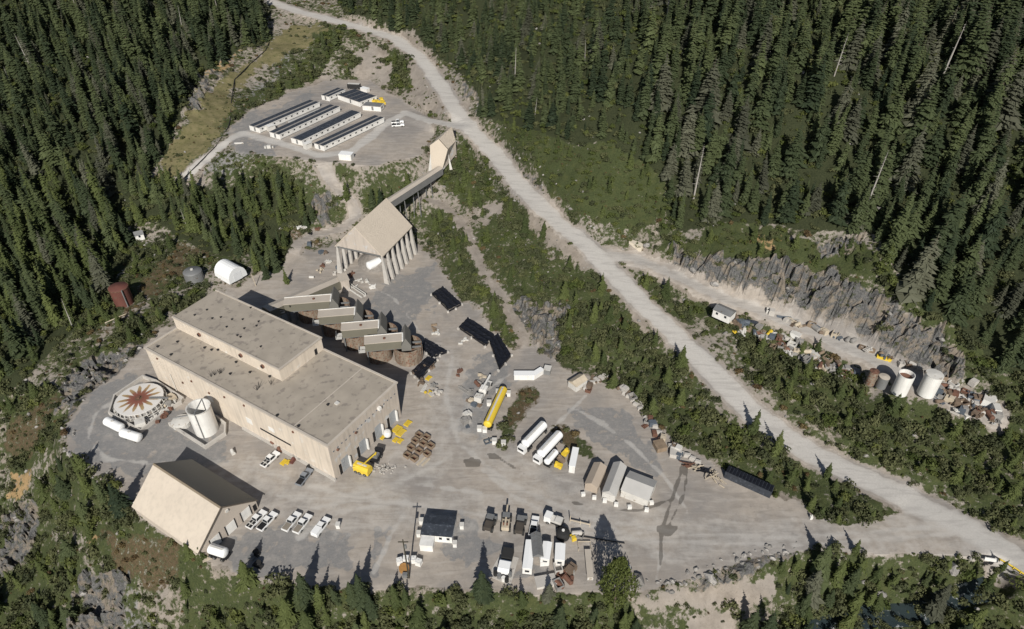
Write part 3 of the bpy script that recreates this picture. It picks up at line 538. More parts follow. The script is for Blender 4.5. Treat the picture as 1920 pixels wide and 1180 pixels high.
for z in (.8, 1.6): m_.lathe([(RT+.42, z), (RT+.55, z), (RT+.55, z+.14), (RT+.42, z+.14), (RT+.42, z)], 28)
part('truss_ring', m_, offw, tk)
part('walkway', MB().box(3, -.35, 2.98, RT+2, .35, 3.1), greyst, tk); part('drive_unit', MB().cbox(0, 0, 3.1, .8, .8, .4), rust, tk)
part('pump_house', MB().cbox(3.5, -8.2, 1.1, 2.6, 2.2, 2.2, .5), offw, tk)
def polywall(name, label, cat, pix, h, t, m, closed=True, z=0, parent=None):
    P_ = [U(px, py, z+h) for px, py in pix]; n = len(P_); mb = MB()
    for i in range(n if closed else n-1):
        a, b = P_[i], P_[(i+1) % n]; c, an, ln = head(a, b); mb.cbox(c.x, c.y, z+h/2-.2+.004*i, ln+t*.98, t, h+.4, an)
    return tag(link(name, mb.mesh(name, m)), label, cat)
polywall('containment_wall', 'low concrete containment wall around the star covered thickener', 'wall', [(267,704),(214,740),(204,772),(263,806),(312,768),(338,752),(342,745),(292,713)], 1.2, .45, conc)
polywall('containment_wall', 'low pale wall around the open white tank', 'wall', [(317,793),(384,836),(421,811),(422,793),(405,779),(370,778)], 1.2, .45, conc)
for a, b, lb in (((199,789),(229,804),'upper left of two white horizontal tanks outside the thickener wall'), ((228,811),(263,822),'lower right of two white horizontal tanks outside the thickener wall')):
    A, B_ = U(*a, 1.5), U(*b, 1.5); c, an, ln = head(A, B_); t = thing('storage_tank', lb, 'tank', (c.x, c.y, 0), an, 'white tanks by the thickener')
    part('tank_shell', MB().capsule((-ln/2+.5, 0, 1.6), (ln/2-.5, 0, 1.6), 1.3), fabric, t, True); part('saddle', MB().box(-ln/4-.2, -1, 0, -ln/4+.2, 1, .9), greyst, t); part('saddle', MB().box(ln/4-.2, -1, 0, ln/4+.2, 1, .9), greyst, t)
    part('hatch', MB().tube((0, 0, 2.8), (0, 0, 3.1), .4), offw, t)
m_ = MB()
for i in range(60):
    a = rng.uniform(-1.3, .3); r = rng.uniform(7.3, 9.2); m_.cbox(r*math.cos(a), r*math.sin(a), .35, rng.uniform(.3, 1.1), rng.uniform(.2, .7), rng.uniform(.3, 1), rng.uniform(0, 3))
t = solo('pipework', 'clutter of pale pipes and pump frames beside the thickener tank', 'pipework', m_, offw, (-106.2, 139.6, 0))
c = U(381, 822)+Vector((0, 3.05, 0)); t = thing('open_tank', 'tall white open topped tank close to the mill wall', 'tank', c)
part('tank_shell', hollow(MB(), 3.05, 0, 9, 32), white, t, True); part('rim', MB().lathe([(3.05, 8.8), (3.2, 8.8), (3.2, 9.05), (3.0, 9.05)], 32), offw, t)
part('ladder', MB().box(.2, -3.25, 0, .45, -3.1, 9.2), greyst, t); part('walkway', MB().box(-.15, -3, 9.05, .15, 3, 9.15), greyst, t)
c = U(342, 795); t = thing('settling_cone', 'small flat grey cone tank left of the open white tank', 'tank', c)
part('tank_shell', MB().lathe([(2.6, 0), (2.6, 1.3), (2.4, 1.4), (.1, 1.9)], 24), offw, t); part('pipe', MB().tube((-2, 0, 2.2), (2.5, 1, 2.4), .15), greyst, t)

# ---------------------------------------------------------------- stockpile cover on buttress columns
SP = Vector((-53.9, 203.8, 0)); SR = R(-20.8); st = thing('stockpile_cover', 'tall tan gable roof standing on rows of white wedge shaped columns', 'building', SP, SR)
part('roof_slope', MB().box(0, 0, 0, 1, 1, 1) and MB().prism([(0, 21.5), (22.3, 21.5), (22.3, 12), (0, 12)], 0, .01), tanroof, st) if False else None
def slopey(x0, z0, x1, z1, y0, y1, t):    # roof slab running along y
    mb = MB(); P8 = [(x0, y0, z0), (x1, y0, z1), (x1, y1, z1), (x0, y1, z0), (x0, y0, z0-t), (x1, y0, z1-t), (x1, y1, z1-t), (x0, y1, z0-t)]
    mb.v = P8; mb.f = [(0,1,2,3), (7,6,5,4), (0,4,5,1), (1,5,6,2), (2,6,7,3), (3,7,4,0)]; return mb
part('roof_slope', slopey(.001, 21.6, 9.6, 11.7, -.2, 22.2, .35), mat('tan_roof_y', (.60,.525,.435), .65, .04, .4, bump=.4, wave=('Y', 2.2)), st)
part('roof_slope', slopey(-.001, 21.6, -9.6, 11.7, -.2, 22.2, .35), MATS['tan_roof_y'], st)
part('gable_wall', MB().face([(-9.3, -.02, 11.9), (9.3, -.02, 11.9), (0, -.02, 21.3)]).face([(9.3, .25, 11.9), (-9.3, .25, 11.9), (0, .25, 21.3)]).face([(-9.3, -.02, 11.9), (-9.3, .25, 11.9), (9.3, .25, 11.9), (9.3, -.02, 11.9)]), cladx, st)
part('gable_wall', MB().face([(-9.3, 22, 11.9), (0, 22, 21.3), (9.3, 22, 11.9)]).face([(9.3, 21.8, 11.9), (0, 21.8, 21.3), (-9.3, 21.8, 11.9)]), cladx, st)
for s in (1, -1):
    for k in range(7):
        y = .5+k*3.52; m_ = MB(); xi, xo = s*8.7, s*9.25; xb = s*10.9
        m_.v = [(xi, y-.45, -1), (xb, y-.6, -1), (xb, y+.6, -1), (xi, y+.45, -1), (xi, y-.3, 11.6), (xo, y-.3, 11.6), (xo, y+.3, 11.6), (xi, y+.3, 11.6)]
        q = [(3,2,1,0), (4,5,6,7), (0,1,5,4), (1,2,6,5), (2,3,7,6), (3,0,4,7)]; m_.f = q if s > 0 else [tuple(reversed(f)) for f in q]
        part('column', m_, conc, st)
    part('eave_beam', MB().box(s*8.6-.2, 0, 11.1, s*8.6+.2, 22, 11.55), greyst, st)
part('cross_beam', MB().box(-8.3, .1, 11.2, 8.3, .5, 11.6), greyst, st)
m_ = MB(); r_ = np.linspace(0, 1, 6)
solo('ore_pile', 'low heap of crushed ore under the stockpile roof', 'ore pile', MB().lathe([(8, 0), (6, 1.4), (3.5, 3.2), (1.5, 4.6), (.05, 5.3)], 26), mat('crushed_ore', (.24,.22,.20), .95, .3, 3, bump=1), SP+Vector((4, 12, 0)), 0)
c, an, ln = head(U(689, 508), U(716, 496)); t = thing('storage_tank', 'white horizontal tank lying under the front edge of the stockpile roof', 'tank', c, an)
part('tank_shell', MB().capsule((-2.3, 0, 1.8), (2.3, 0, 1.8), 1.6), fabric, t, True); part('saddle', MB().box(-1.6, -1, 0, 1.6, 1, .8), conc, t)

# ---------------------------------------------------------------- crusher house on the hillside and its conveyor gallery
def UY(px, py, Y):
    v = (py-590)/F; t = Y/(CT-ST*v); return Vector(((px-960)/F*t, Y, H-t*(ST+CT*v)))
gC = G(818, 326); Yf = gC.y; fr = [UY(*p, Yf) for p in ((807.6,326),(828,323),(839.8,279.7),(822.7,261),(806,273))]
rb = U(847, 237.5, fr[3].z); D = rb-fr[3]; eb = fr[2]+D*.62; lb_ = fr[4]+D*.9
cr_ = thing('crusher_house', 'tall narrow tan crusher house stepping down from the haul road', 'building', fr[0])
o0 = fr[0]; L_ = lambda p: Vector(p)-o0
part('front_wall', MB().face([L_(p) for p in fr]).face([L_(fr[1]+Vector((0,0,-4))), L_(fr[1]), L_(fr[0]), L_(fr[0]+Vector((0,0,-4)))][::-1]), MATS['tan_roof_y'], cr_)
part('roof_slope', MB().face([L_(fr[3]), L_(fr[2]), L_(eb), L_(rb)]), MATS['tan_roof_y'], cr_)
part('roof_slope', MB().face([L_(fr[4]), L_(fr[3]), L_(rb), L_(lb_)]), MATS['tan_roof_y'], cr_)
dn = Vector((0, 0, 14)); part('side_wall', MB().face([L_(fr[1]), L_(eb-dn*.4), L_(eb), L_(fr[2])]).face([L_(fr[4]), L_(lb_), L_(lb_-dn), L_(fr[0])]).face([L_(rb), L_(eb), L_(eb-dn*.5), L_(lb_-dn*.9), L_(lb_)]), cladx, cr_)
part('side_fin', MB().face([L_(fr[4]+Vector((0,-.05,-3))), L_(fr[4]+Vector((-1.4,-.05,-11))), L_(fr[4]+Vector((0,-.05,-11)))]), offw, cr_)
part('side_fin', MB().face([L_(fr[2]+Vector((0,-.05,-2))), L_(fr[2]+Vector((.2,-.05,-9))), L_(fr[2]+Vector((1.4,-.05,-9)))]), offw, cr_)
part('fold_trim', MB().tube(L_(fr[3]), L_(fr[2]), .12, n=6), MATS['dark_trim'], cr_)
part('tipping_bay', MB().cbox(*(U(849, 251, 25.5)-o0), 2.6, 2.2, 2), dark, cr_)
def gallery(label, A, B_, w_, h_, legs, mr=beigerf, mw=olive, name='conveyor_gallery'):
    d = B_-A; ln = d.length; Mx = Matrix.Translation(A) @ d.to_track_quat('X', 'Z').to_matrix().to_4x4(); t = thing(name, label, 'conveyor', A)
    Ml = Matrix.Translation(-A) @ Mx
    part('wall', MB().box(0, -w_/2, 0, ln, w_/2, h_, Ml), mw, t); part('roof', MB().prism([(-w_/2-.15, h_+.01), (0, h_+.5), (w_/2+.15, h_+.01)], -.1, ln+.1, Ml), mr, t)
    for k in legs:
        p = A+d*k; g = float(Hf(p.x, p.y))-.5; m_ = MB(); o = p-A
        for s in (-1, 1): m_.tube((o.x+s*1.4, o.y, g-A.z), (o.x+s*.9, o.y, o.z), .18, .18, 6)
        part('trestle', m_, greyst, t)
    return t
gallery('enclosed conveyor running from the crusher house down to the stockpile roof', U(727, 391, 17.0), U(826, 326, gC.z+.8), 2.8, 2.8, (.25, .5, .75), beigerf, mat('grey_gallery_wall', (.20,.20,.20), .7, .1))
g2 = gallery('long olive conveyor gallery behind the mill, rising from a beige portal', U(642, 534, .6), U(500, 596, 5.5), 4.0, 3.2, (.3, .55, .8))
c = U(647, 541); t = thing('reclaim_portal', 'beige concrete portal at the foot of the olive conveyor gallery', 'portal', c, R(25))
part('wall', MB().box(-1.4, -2.2, -.5, 1.4, 2.2, 4.6), cladx, t); part('roof', MB().box(-1.7, -2.5, 4.6, 1.7, 2.5, 4.85), beigerf, t); part('doorway', MB().box(1.4, -1.2, 0, 1.46, 1, 2.6), dark, t)

# ---------------------------------------------------------------- four leach tanks with gallery houses
ord_ = ['nearest the mill corner', 'second from the mill corner', 'third from the mill corner', 'farthest from the mill corner']
for i in range(4):
    fb = U(764-44.5*i, 688-25.6*i); c = fb+Vector((0, 4.3, 0)); ht = 5.6
    t = thing('leach_tank', 'rusty open steel tank topped by a beige gallery, %s' % ord_[i], 'tank', c, 0, 'leach tanks in a diagonal row behind the mill')
    part('tank_shell', MB().lathe([(4.3, -1), (4.3, ht), (4.12, ht), (4.12, 2), (.02, 2)], 36), rustb, t, True); part('rear_shell', MB().lathe([(4.0, -1), (4.0, ht-.5), (3.82, ht-.5), (3.82, 2), (.02, 2)], 32, (-9.2, .6, 0)), rustb, t, True)
    m_ = MB()
    for k in range(18): a = 2*math.pi*k/18; m_.box(4.3, -.07, 0, 4.42, .07, ht-.2, Matrix.Rotation(a, 4, 'Z'))
    part('stiffener', m_, rustb, t)
    x0 = -12.5 if i < 3 else -16; hz = ht+.2; ax = R(8)
    M_ = Matrix.Rotation(ax, 4, 'Z')
    h_ = part('gallery_house', MB().box(x0, -2.2, hz, -1.5, 1.0, hz+2.9, M_), olive, t)
    part('roof', MB().box(x0-.15, -2.4, hz+2.9, -1.4, 1.2, hz+3.15, M_), beigerf, h_)
    part('roof_edge', MB().box(-1.38, -2.5, hz+2.5, -1.0, 1.3, hz+3.35, M_).box(x0-.2, 1.22, hz+2.8, -1.4, 1.4, hz+3.3, M_), white, h_)
    part('hood', MB().prism([(-1.6, hz), (1.3, hz), (1.3, hz+2), (-.15, hz+4.8), (-1.6, hz+2)], -3.6, 3.6, M_ @ Matrix.Rotation(R(90), 4, 'Z') @ Matrix.Translation((0, .4, 0))), mat('hood_grey', (.17,.165,.15), .7, .1), t)
    part('walkway', MB().box(x0-2, -2.6, hz-.1, x0-.2, .4, hz, M_).box(x0-2, -2.62, hz+.9, x0-.2, -2.56, hz+1, M_).box(x0-2.06, -2.6, hz-.1, x0-2, .4, hz+1, M_), offw, t)
    part('platform_beam', MB().box(x0, -1.9, hz-.45, 4.1, -1.5, hz-.02, M_).box(x0, .3, hz-.45, 4.1, .7, hz-.02, M_), greyst, t)
    m_ = MB(); 
    for x in ((x0+.2,) if i < 3 else (x0+.2, -13.6)): m_.box(x, -1.9, -1, x+.35, -1.55, hz-.45, M_).box(x, .35, -1, x+.35, .7, hz-.45, M_)
    part('support', m_, greyst, t)
    part('agitator', MB().tube((-6.5, -1.6, hz+3.15), (-6.5, -1.6, hz+3.5), .4), rust, t) if i != 2 else None

# ---------------------------------------------------------------- black tarps
tq = [([(809.7,549),(829.5,536.8),(864.6,568.8),(841.7,581)], 'beside the dark gravel patch'), ([(860.3,612.5),(876.6,595),(926.8,627.5),(910.5,646.4)], 'largest, at the foot of the scrub slope'), ([(917,637),(933.6,624.7),(958,665),(936,690)], 'end on to the largest one'), ([(791.7,650),(796.7,634.6),(838,658),(808.5,668)], 'just right of the nearest leach tank'), ([(772,695),(800.6,668),(818.4,674),(787.8,709)], 'nearest the mill corner')]
for q, lb in tq:
    P_ = [U(*p, 1.0) for p in q]; c = sum(P_, Vector())/4; c.z = 0; t = thing('tarp_covered_stack', 'black tarpaulin over a flat stack, '+lb, 'covered stack', c, 0, 'black tarp covered stacks')
    def bil(a, b, z): return tuple(P_[0].lerp(P_[1], a).lerp(P_[3].lerp(P_[2], a), b)-c+Vector((0, 0, z-1.0)))
    m_ = MB(); nx, ny = 9, 13
    for j in range(ny+1):
        for i in range(nx+1): m_.v.append(bil(i/nx, j/ny, .75+.28*rng.random()+(.15 if i % 3 == 0 else 0)))
    for j in range(ny):
        for i in range(nx): a = j*(nx+1)+i; m_.f.append((a, a+1, a+nx+2, a+nx+1))
    part('tarp', m_, tarp, t); part('stack', MB().face([bil(0,0,0), bil(1,0,0), bil(1,0,.8), bil(0,0,.8)]).face([bil(1,0,0), bil(1,1,0), bil(1,1,.8), bil(1,0,.8)]).face([bil(1,1,0), bil(0,1,0), bil(0,1,.8), bil(1,1,.8)]).face([bil(0,1,0), bil(0,0,0), bil(0,0,.8), bil(0,1,.8)]), tarp, t)
    for a, b in ((-.07, 0), (-.07, .5), (-.08, 1), (1.07, .05), (1.08, .6), (1.06, 1), (.5, 1.05)):
        p = bil(a, b, .3); part('weight_block', MB().cbox(p[0], p[1], .35, .7, .5, .7, rng.uniform(0, 3)), conc, t)

# ---------------------------------------------------------------- camp trailers
def camp_row(p0, p1, p2, label, strips=((.05, .37), (.58, .94)), mr=navy, nseg=10, base=22.0, hh=2.3, name='camp_trailer_row', shades=None):
    A, B_, C_ = U(*p0, base+hh), U(*p1, base+hh), U(*p2, base+hh); ex = (C_-B_); ln = ex.length; an = math.atan2(ex.y, ex.x); nrm = Vector((-math.sin(an), math.cos(an), 0)); wd = (A-B_).dot(nrm)
    c = Vector((B_.x, B_.y, base)); t = thing(name, label, 'trailer row', c, an, 'rows of camp trailers')
    part('wall', MB().box(0, 0, -.6, ln, wd, hh-.15), white, t); part('roof', MB().box(-.1, -.1, hh-.15, ln+.1, wd+.1, hh), ridgeg, t)
    for s0, s1 in strips:
        for k in range(nseg): part('roof_panel', MB().box(ln*k/nseg+.08, wd*s0, hh-.04, ln*(k+1)/nseg-.08, wd*s1, hh+.12), mr, t)
    for k in range(max(3, int(ln/3.4))): x = 1.2+k*3.4; part('window', MB().box(x, -.05, 1.2, x+.9, -.004, 1.75), glass, t) if x+1 < ln else None
    part('roof_edge', MB().box(-.15, -.16, hh-.2, ln+.15, -.02, hh+.1), white, t)
    part('skirting', MB().box(.1, -.04, -.6, ln-.1, -.005, .25), greyst, t); part('end_door', MB().box(-.05, wd*.4, .3, -.005, wd*.4+1, 2.0), greyst, t)
    return t, ln, wd
camp_row((465,235.5),(486,240.5),(599,192), 'long white camp trailer row with a dark roof, farthest from the lower track')
camp_row((505,247),(524,252.5),(637,200.5), 'second long white camp trailer row from the meadow side')
camp_row((544,258.5),(566,264),(676,211), 'third long white camp trailer row, with a broken up dark roof', strips=((.05,.8),))
camp_row((589,268),(607,274),(720,221), 'long white camp trailer row closest to the lower track')
camp_row((600,179),(617,181.5),(647,168), 'small camp trailer block at the back corner of the pad', nseg=4)
camp_row((625,180.5),(675,192),(706,180.5), 'wide camp kitchen block with a big dark roof', strips=((.03,.24),(.27,.48),(.51,.72),(.75,.97)), nseg=5)
camp_row((681,196),(713.5,200.5),(720,194), 'white camp block with a plain grey roof in front of the yellow stack', strips=((.05,.95),), mr=greyst, nseg=2)
for a, b, d_, lb in (((543,229),(600,206),2.2,'grey porch canopy between the first two trailer rows'), ((596,243),(630,228),2.0,'grey porch canopy between the lower trailer rows'), ((500,237),(514,233),2.5,'short white link hut at the end of the first row'), ((570,270),(582,265),2.5,'short white link hut at the end of the third row')):
    A, B_ = U(*a, 24.3), U(*b, 24.3); c, an, ln = head(A, B_); t = thing('porch', lb, 'porch', (c.x, c.y, 22), an); part('roof', MB().box(-ln/2, -d_/2, 2.2, ln/2, d_/2, 2.35), greyrf if 'grey' in lb else white, t); part('wall', MB().box(-ln/2+.1, -d_/2+.3, -.2, ln/2-.1, d_/2-.1, 2.2), offw, t)

# ---------------------------------------------------------------- vehicles
def wheels(t, xs, y, r=.38, w_=.28):
    for x in xs:
        for s in (-1, 1): wl = part('wheel', MB().tube((x, s*(y-w_), r), (x, s*y, r), r, n=12), rubber, t); part('rim', MB().tube((x, s*y, r), (x, s*(y+.02), r), r*.5, n=8), greyst, wl)
def pickup(name, label, bodym, bed):
    t = thing(name, label, 'pickup truck', group='parked pickups')
    part('body', MB().prism([(-.93, .45), (.93, .45), (.93, .95), (.86, 1.02), (-.86, 1.02), (-.93, .95)], -2.75, 2.75), bodym, t)
    part('hood', MB().prism([(-.85, 1.0), (.85, 1.0), (.78, 1.12), (-.78, 1.12)], 1.25, 2.65), bodym, t)
    cb = part('cab', MB(), bodym, t); me = bpy.data.meshes.new('cab'); 
    x0, x1, z0, z1 = -.65, 1.3, 1.02, 1.78; v = [(x0,-.86,z0),(x1,-.86,z0),(x1,.86,z0),(x0,.86,z0),(x0+.15,-.72,z1),(x1-.6,-.72,z1),(x1-.6,.72,z1),(x0+.15,.72,z1)]
    me.from_pydata(v, [], [(4,5,6,7),(3,2,1,0)]); me.materials.append(bodym); cb.data = me
    gl = MB(); gl.v = [tuple(p) for p in v]; gl.f = [(0,1,5,4),(1,2,6,5),(2,3,7,6),(3,0,4,7)]; part('windows', gl, glass, t)
    m_ = MB()
    for a, b in ((0,4),(1,5),(2,6),(3,7)): part('pillar', MB().tube(v[a], v[b], .05, .05, 4), bodym, t)
    if bed == 'cap': part('canopy', MB().prism([(-.9, 1.02), (.9, 1.02), (.82, 1.75), (-.82, 1.75)], -2.7, -.6), fabric, t)
    elif bed == 'cover': part('bed_cover', MB().box(-2.65, -.8, 1.0, -.75, .8, 1.06), mat('tan_bed', (.25,.22,.18), .8, .1), t)
    elif bed == 'racks': part('bed_floor', MB().box(-2.65, -.8, 1.0, -.75, .8, 1.04), dark, t); part('bed_rack', MB().box(-2.5, -.06, 1.04, -.8, .06, 1.2).box(-1.8, -.7, 1.04, -1.6, .7, 1.22), offw, t)
    else: part('bed_floor', MB().box(-2.65, -.8, 1.0, -.75, .8, 1.04), dark, t)
    wheels(t, (-1.75, 1.75), .95); part('headlight', MB().box(2.74, -.85, .7, 2.8, -.5, .9), offw, t); part('headlight', MB().box(2.74, .5, .7, 2.8, .85, .9), offw, t)
    part('bumper', MB().box(2.75, -.9, .4, 2.9, .9, .6), greyst, t); return t
carw = mat('white_car_paint', (.82,.82,.81), .3, .02); carg = mat('grey_car_paint', (.22,.24,.27), .3, .05)
PK = [((467,993),(497,962),'racks','white pickup with bed racks, nearest the shed doors'), ((488,996),(516,966),'open','white pickup with a black bed, second from the shed'), ((535,997),(560,966),'cover','white pickup with a tan bed cover, left of the middle pair'), ((556,1001),(580,970),'cover','white pickup with a tan bed cover, right of the middle pair'), ((590,1008),(615,975),'cap','white pickup with a tall white canopy, right end of the row'), ((494,877),(521,852),'racks','lone white pickup parked near the long mill wall')]
for a, b, bed, lb in PK:
    c, an, ln = head(U(*a), U(*b)); t = pickup('pickup_truck', lb, carw, bed); t.location = c; t.rotation_euler = (0, 0, an)
c, an, ln = head(U(563, 909), U(580, 887)); t = pickup('pickup_truck', 'small grey pickup parked near the mill corner', carg, 'open'); t.location = c; t.rotation_euler = (0, 0, an)
c, an, ln = head(U(998, 1006), U(1004, 975)); t = pickup('pickup_truck', 'white pickup parked behind the long white trailers', carw, 'open'); t.location = c; t.rotation_euler = (0, 0, an)
def flatbed(label, a, b, load='racks'):
    c, an, ln = head(U(*a), U(*b)); t = thing('flatbed_truck', label, 'truck', c, an)
    part('chassis', MB().box(-ln/2, -.9, .6, ln/2, .9, .85), dark, t); part('cab', MB().prism([(-1.1, .6), (1.1, .6), (1.0, 2.4), (-1.0, 2.4)], ln/2-1.7, ln/2), carw, t); part('windshield', MB().box(ln/2+.0, -.9, 1.5, ln/2+.04, .9, 2.2), glass, t)
    part('deck', MB().box(-ln/2, -1.15, .9, ln/2-1.9, 1.15, 1.1), white if load == 'white' else dark, t)
    part('load', MB().box(-ln/2+.2, -.9, 1.1, -ln/2+1.9, .9, 1.9).box(-.4, -.9, 1.1, .7, .9, 1.6), offw if load != 'dark' else greyst, t); wheels(t, (-ln/2+1, ln/2-1), 1.1, .48); return t
flatbed('white flatbed truck parked at the edge of the yard road', (1055,986), (1022,974))
def machine(label, a, b, kind):
    c, an, ln = head(U(*a), U(*b)); t = thing({'loader': 'wheel_loader', 'drill': 'drill_rig'}[kind], label, kind, c, an)
    part('body', MB().box(-ln/2+.2, -.9, .9, .4, .9, 2.1), mat('dusty_dark_paint', (.07,.06,.05), .7, .3) if kind == 'loader' else pale_w, t); part('cab', MB().box(.1, -.8, 1.2, 1.3, .8, 3.0), dark, t); part('cab_roof', MB().box(0, -.9, 3.0, 1.4, .9, 3.12), greyst, t)
    wheels(t, (-ln/2+.9, ln/2-1.2), 1.25, .75, .5)
    if kind == 'loader': part('bucket', MB().prism([(-1.3, .1), (1.3, .1), (1.3, 1.2), (-1.3, 1.2)], ln/2-.6, ln/2+.3), greyst, t); part('lift_arm', MB().tube((.8, -.6, 1.6), (ln/2-.4, -.6, .8), .14).tube((.8, .6, 1.6), (ln/2-.4, .6, .8), .14), greyst, t)
    else: part('mast', MB().box(-ln/2-.4, -.2, 2.5, ln/2+1.2, .2, 2.95), pale_w, t); part('winch', MB().tube((-1.4, -.6, 2.4), (-1.4, .6, 2.4), .4), rust, t)
machine('dark wheel loader with a red tail, left of the parked machines', (913,1001), (923,974), 'loader'); machine('pale boomed drill rig between two dark loaders', (947,1001), (951,968), 'drill'); machine('dark wheel loader with a dusty deck, right of the drill rig', (972,1007), (979,974), 'loader')
# tankers
def tanker(name, label, a, b, r, h0, m, cab=False, w_=None, boxy=False):
    c, an, ln = head(U(*a), U(*b)); t = thing(name, label, 'tanker', c, an)
    if boxy: part('tank_body', MB().prism([(-r, h0), (r, h0), (r, h0+1.2*r), (r*.6, h0+2*r), (-r*.6, h0+2*r), (-r, h0+1.2*r)], -ln/2, ln/2), m, t)
    else: part('tank_body', MB().capsule((-ln/2+r*.5, 0, h0+r), (ln/2-r*.5, 0, h0+r), r, 16), m, t, True)
    part('frame', MB().box(-ln/2, -r*.7, h0-.35, ln/2, r*.7, h0-.05), dark, t); part('top_walk', MB().box(-ln/2+.8, -.25, h0+2*r+.003, ln/2-.8, .25, h0+2*r+.08), offw, t)
    wheels(t, (-ln/2+.7, -ln/2+1.8, ln/2-1.0), r+.05, .5); part('leg', MB().box(ln/2-2.4, -.8, 0, ln/2-2.2, .8, h0), greyst, t)
    if cab: part('cab', MB().box(-ln/2-1.4, -1.1, .5, -ln/2-.05, 1.1, 2.4), carw, t); part('windshield', MB().box(-ln/2-1.45, -.9, 1.4, -ln/2-1.4, .9, 2.2), glass, t)
    return t
tanker('tanker_trailer', 'white tanker trailer, leftmost of the two large ones', (982,846), (1021,805), 1.25, 1.1, fabric, True); tanker('tanker_trailer', 'white tanker trailer, right of the two large ones', (1011,865), (1050,823), 1.25, 1.1, fabric, True)
tanker('tanker_trailer', 'small white tanker beside the pair of large tankers', (1023,877), (1043,854), .9, .9, fabric); tanker('tanker_trailer', 'long yellow tanker trailer in the middle of the yard', (913,809), (945,738), 1.2, 1.0, yellow)
t = tanker('water_tank_truck', 'white tank truck parked beside the shed gable', (396,1037), (430,1048), 1.2, .9, fabric)
t = tanker('yellow_skip', 'short bright yellow tank lying at the mill corner', (668,880), (695,890), 1.15, .5, yellow, boxy=True)
# white drill truck
c, an, ln = head(U(896, 758), U(918, 718)); t = thing('crane_truck', 'dusty white crane truck left of the yellow tanker', 'truck', c, an)
part('chassis', MB().box(-ln/2, -.9, .5, ln/2, .9, .9), offw, t); part('cab', MB().box(-ln/2-.1, -1.1, .9, -ln/2+1.8, 1.1, 2.6), offw, t); part('turret', MB().box(-.8, -1, .9, 1.2, 1, 2.2), white, t); part('boom', MB().box(-1.4, -.25, 2.3, ln/2+.6, .25, 2.8), white, t); part('counterweight', MB().box(1.6, -.9, .9, 2.8, .9, 1.8), greyst, t); wheels(t, (-ln/2+1, 0, ln/2-1), 1.2, .5)
c, an, ln = head(U(700, 872), U(712, 852)); t = thing('boom_lift', 'dark machine with a yellow boom behind the yellow tank', 'boom lift', c, an)
part('base', MB().box(-1.5, -1, .6, 1.5, 1, 1.3), dark, t); part('turret', MB().box(-.8, -.7, 1.3, .9, .7, 2.1), greyst, t); part('boom', MB().box(-.3, -.18, 2.1, .3, .18, 2.6).tube((0, 0, 2.4), (-4.6, 1.2, 2.8), .22, .18, 6).tube((-4.6, 1.2, 2.8), (-6, 3.5, 2.4), .2, .16, 6), yellow, t); wheels(t, (-1, 1), 1.1, .55); part('cage', MB().box(1.6, -1.1, 1.0, 2.4, 1.1, 2.3), dark, t)

# ---------------------------------------------------------------- sheds, cabins, containers: front ground edge a-b, depth, height
def cabin(name, label, cat, a, b, dep, h, mw, mr, roof='flat', z=0.0, group=None, rise=.8, win=0, base=0.0):
    A, B_ = U(*a, z), U(*b, z); c, an, ln = head(A, B_); M_ = Matrix.Rotation(an, 4, 'Z'); c2 = c+M_ @ Vector((0, dep/2, 0)); t = thing(name, label, cat, c2, an, group); L2, D2 = ln/2, dep/2
    part('wall', MB().box(-L2, -D2, -.3, L2, D2, base+h), mw, t)
    if roof == 'flat': part('roof', MB().box(-L2-.08, -D2-.08, base+h, L2+.08, D2+.08, base+h+.12), mr, t)
    elif roof == 'gx': part('roof', MB().prism([(-D2-.15, base+h), (0, base+h+rise), (D2+.15, base+h)], -L2-.15, L2+.15), mr, t)
    else: part('roof', MB().prism([(-L2-.15, base+h), (0, base+h+rise), (L2+.15, base+h)], -D2-.15, D2+.15, Matrix.Rotation(R(-90), 4, 'Z')), mr, t)
    for k in range(win): x = -L2+ln*(k+.5)/win; part('window', MB().box(x-.35, -D2-.05, base+1.1, x+.35, -D2-.004, base+1.9), glass, t)
    return t
cabin('site_office', 'white site office with a dark blue grey roof, beside the utility pole', 'office trailer', (791,1014), (848,1019), 5.6, 2.5, white, navy, 'gx', win=4, rise=.5)
cabin('vent_trailer', 'small white trailer with two roof vents in front of the site office', 'trailer', (788,1033), (812,1035), 2.6, 2.2, white, white)
for px, py, lb in ((790,984,'white box behind the left end of the site office'), (866,993,'white box right of the site office'), (785,1008,'white barrel box at the left wall of the site office'), (853,1027,'white box at the right front corner of the site office'), (634,992,'narrow white box standing alone right of the row of pickups'), (1178,1074,'narrow white box behind the round green tree')):
    cabin('utility_box', lb, 'box', (px-3.5, py), (px+3.5, py), 1.0, 1.3, white, offw)
for i, (px, py, r_) in enumerate(((749,1060,.3),(761,1056,0),(775,1057,0),(785,1062,-.35))):
    solo('liquid_tote', 'white tote, %s in the arc of four round the wooden spool' % ('leftmost','second from left','third from left','rightmost')[i], 'tote', MB().box(-.65, -.6, .12, .65, .6, 1.35).box(-.7, -.65, 0, .7, .65, .12).tube((0, 0, 1.35), (0, 0, 1.45), .2), white, U(px, py)+Vector((0, .6, 0)), r_, 'totes round the wooden spool')
solo('cable_spool', 'orange brown wooden cable spool lying on its side below the totes', 'cable spool', MB().tube((0,0,0), (0,0,.12), 1.15, n=20).tube((0,0,.12), (0,0,.75), .5, n=14).tube((0,0,.75), (0,0,.87), 1.15, n=20).tube((0,0,.87), (0,0,.9), .3, n=10), orange, U(758, 1068))
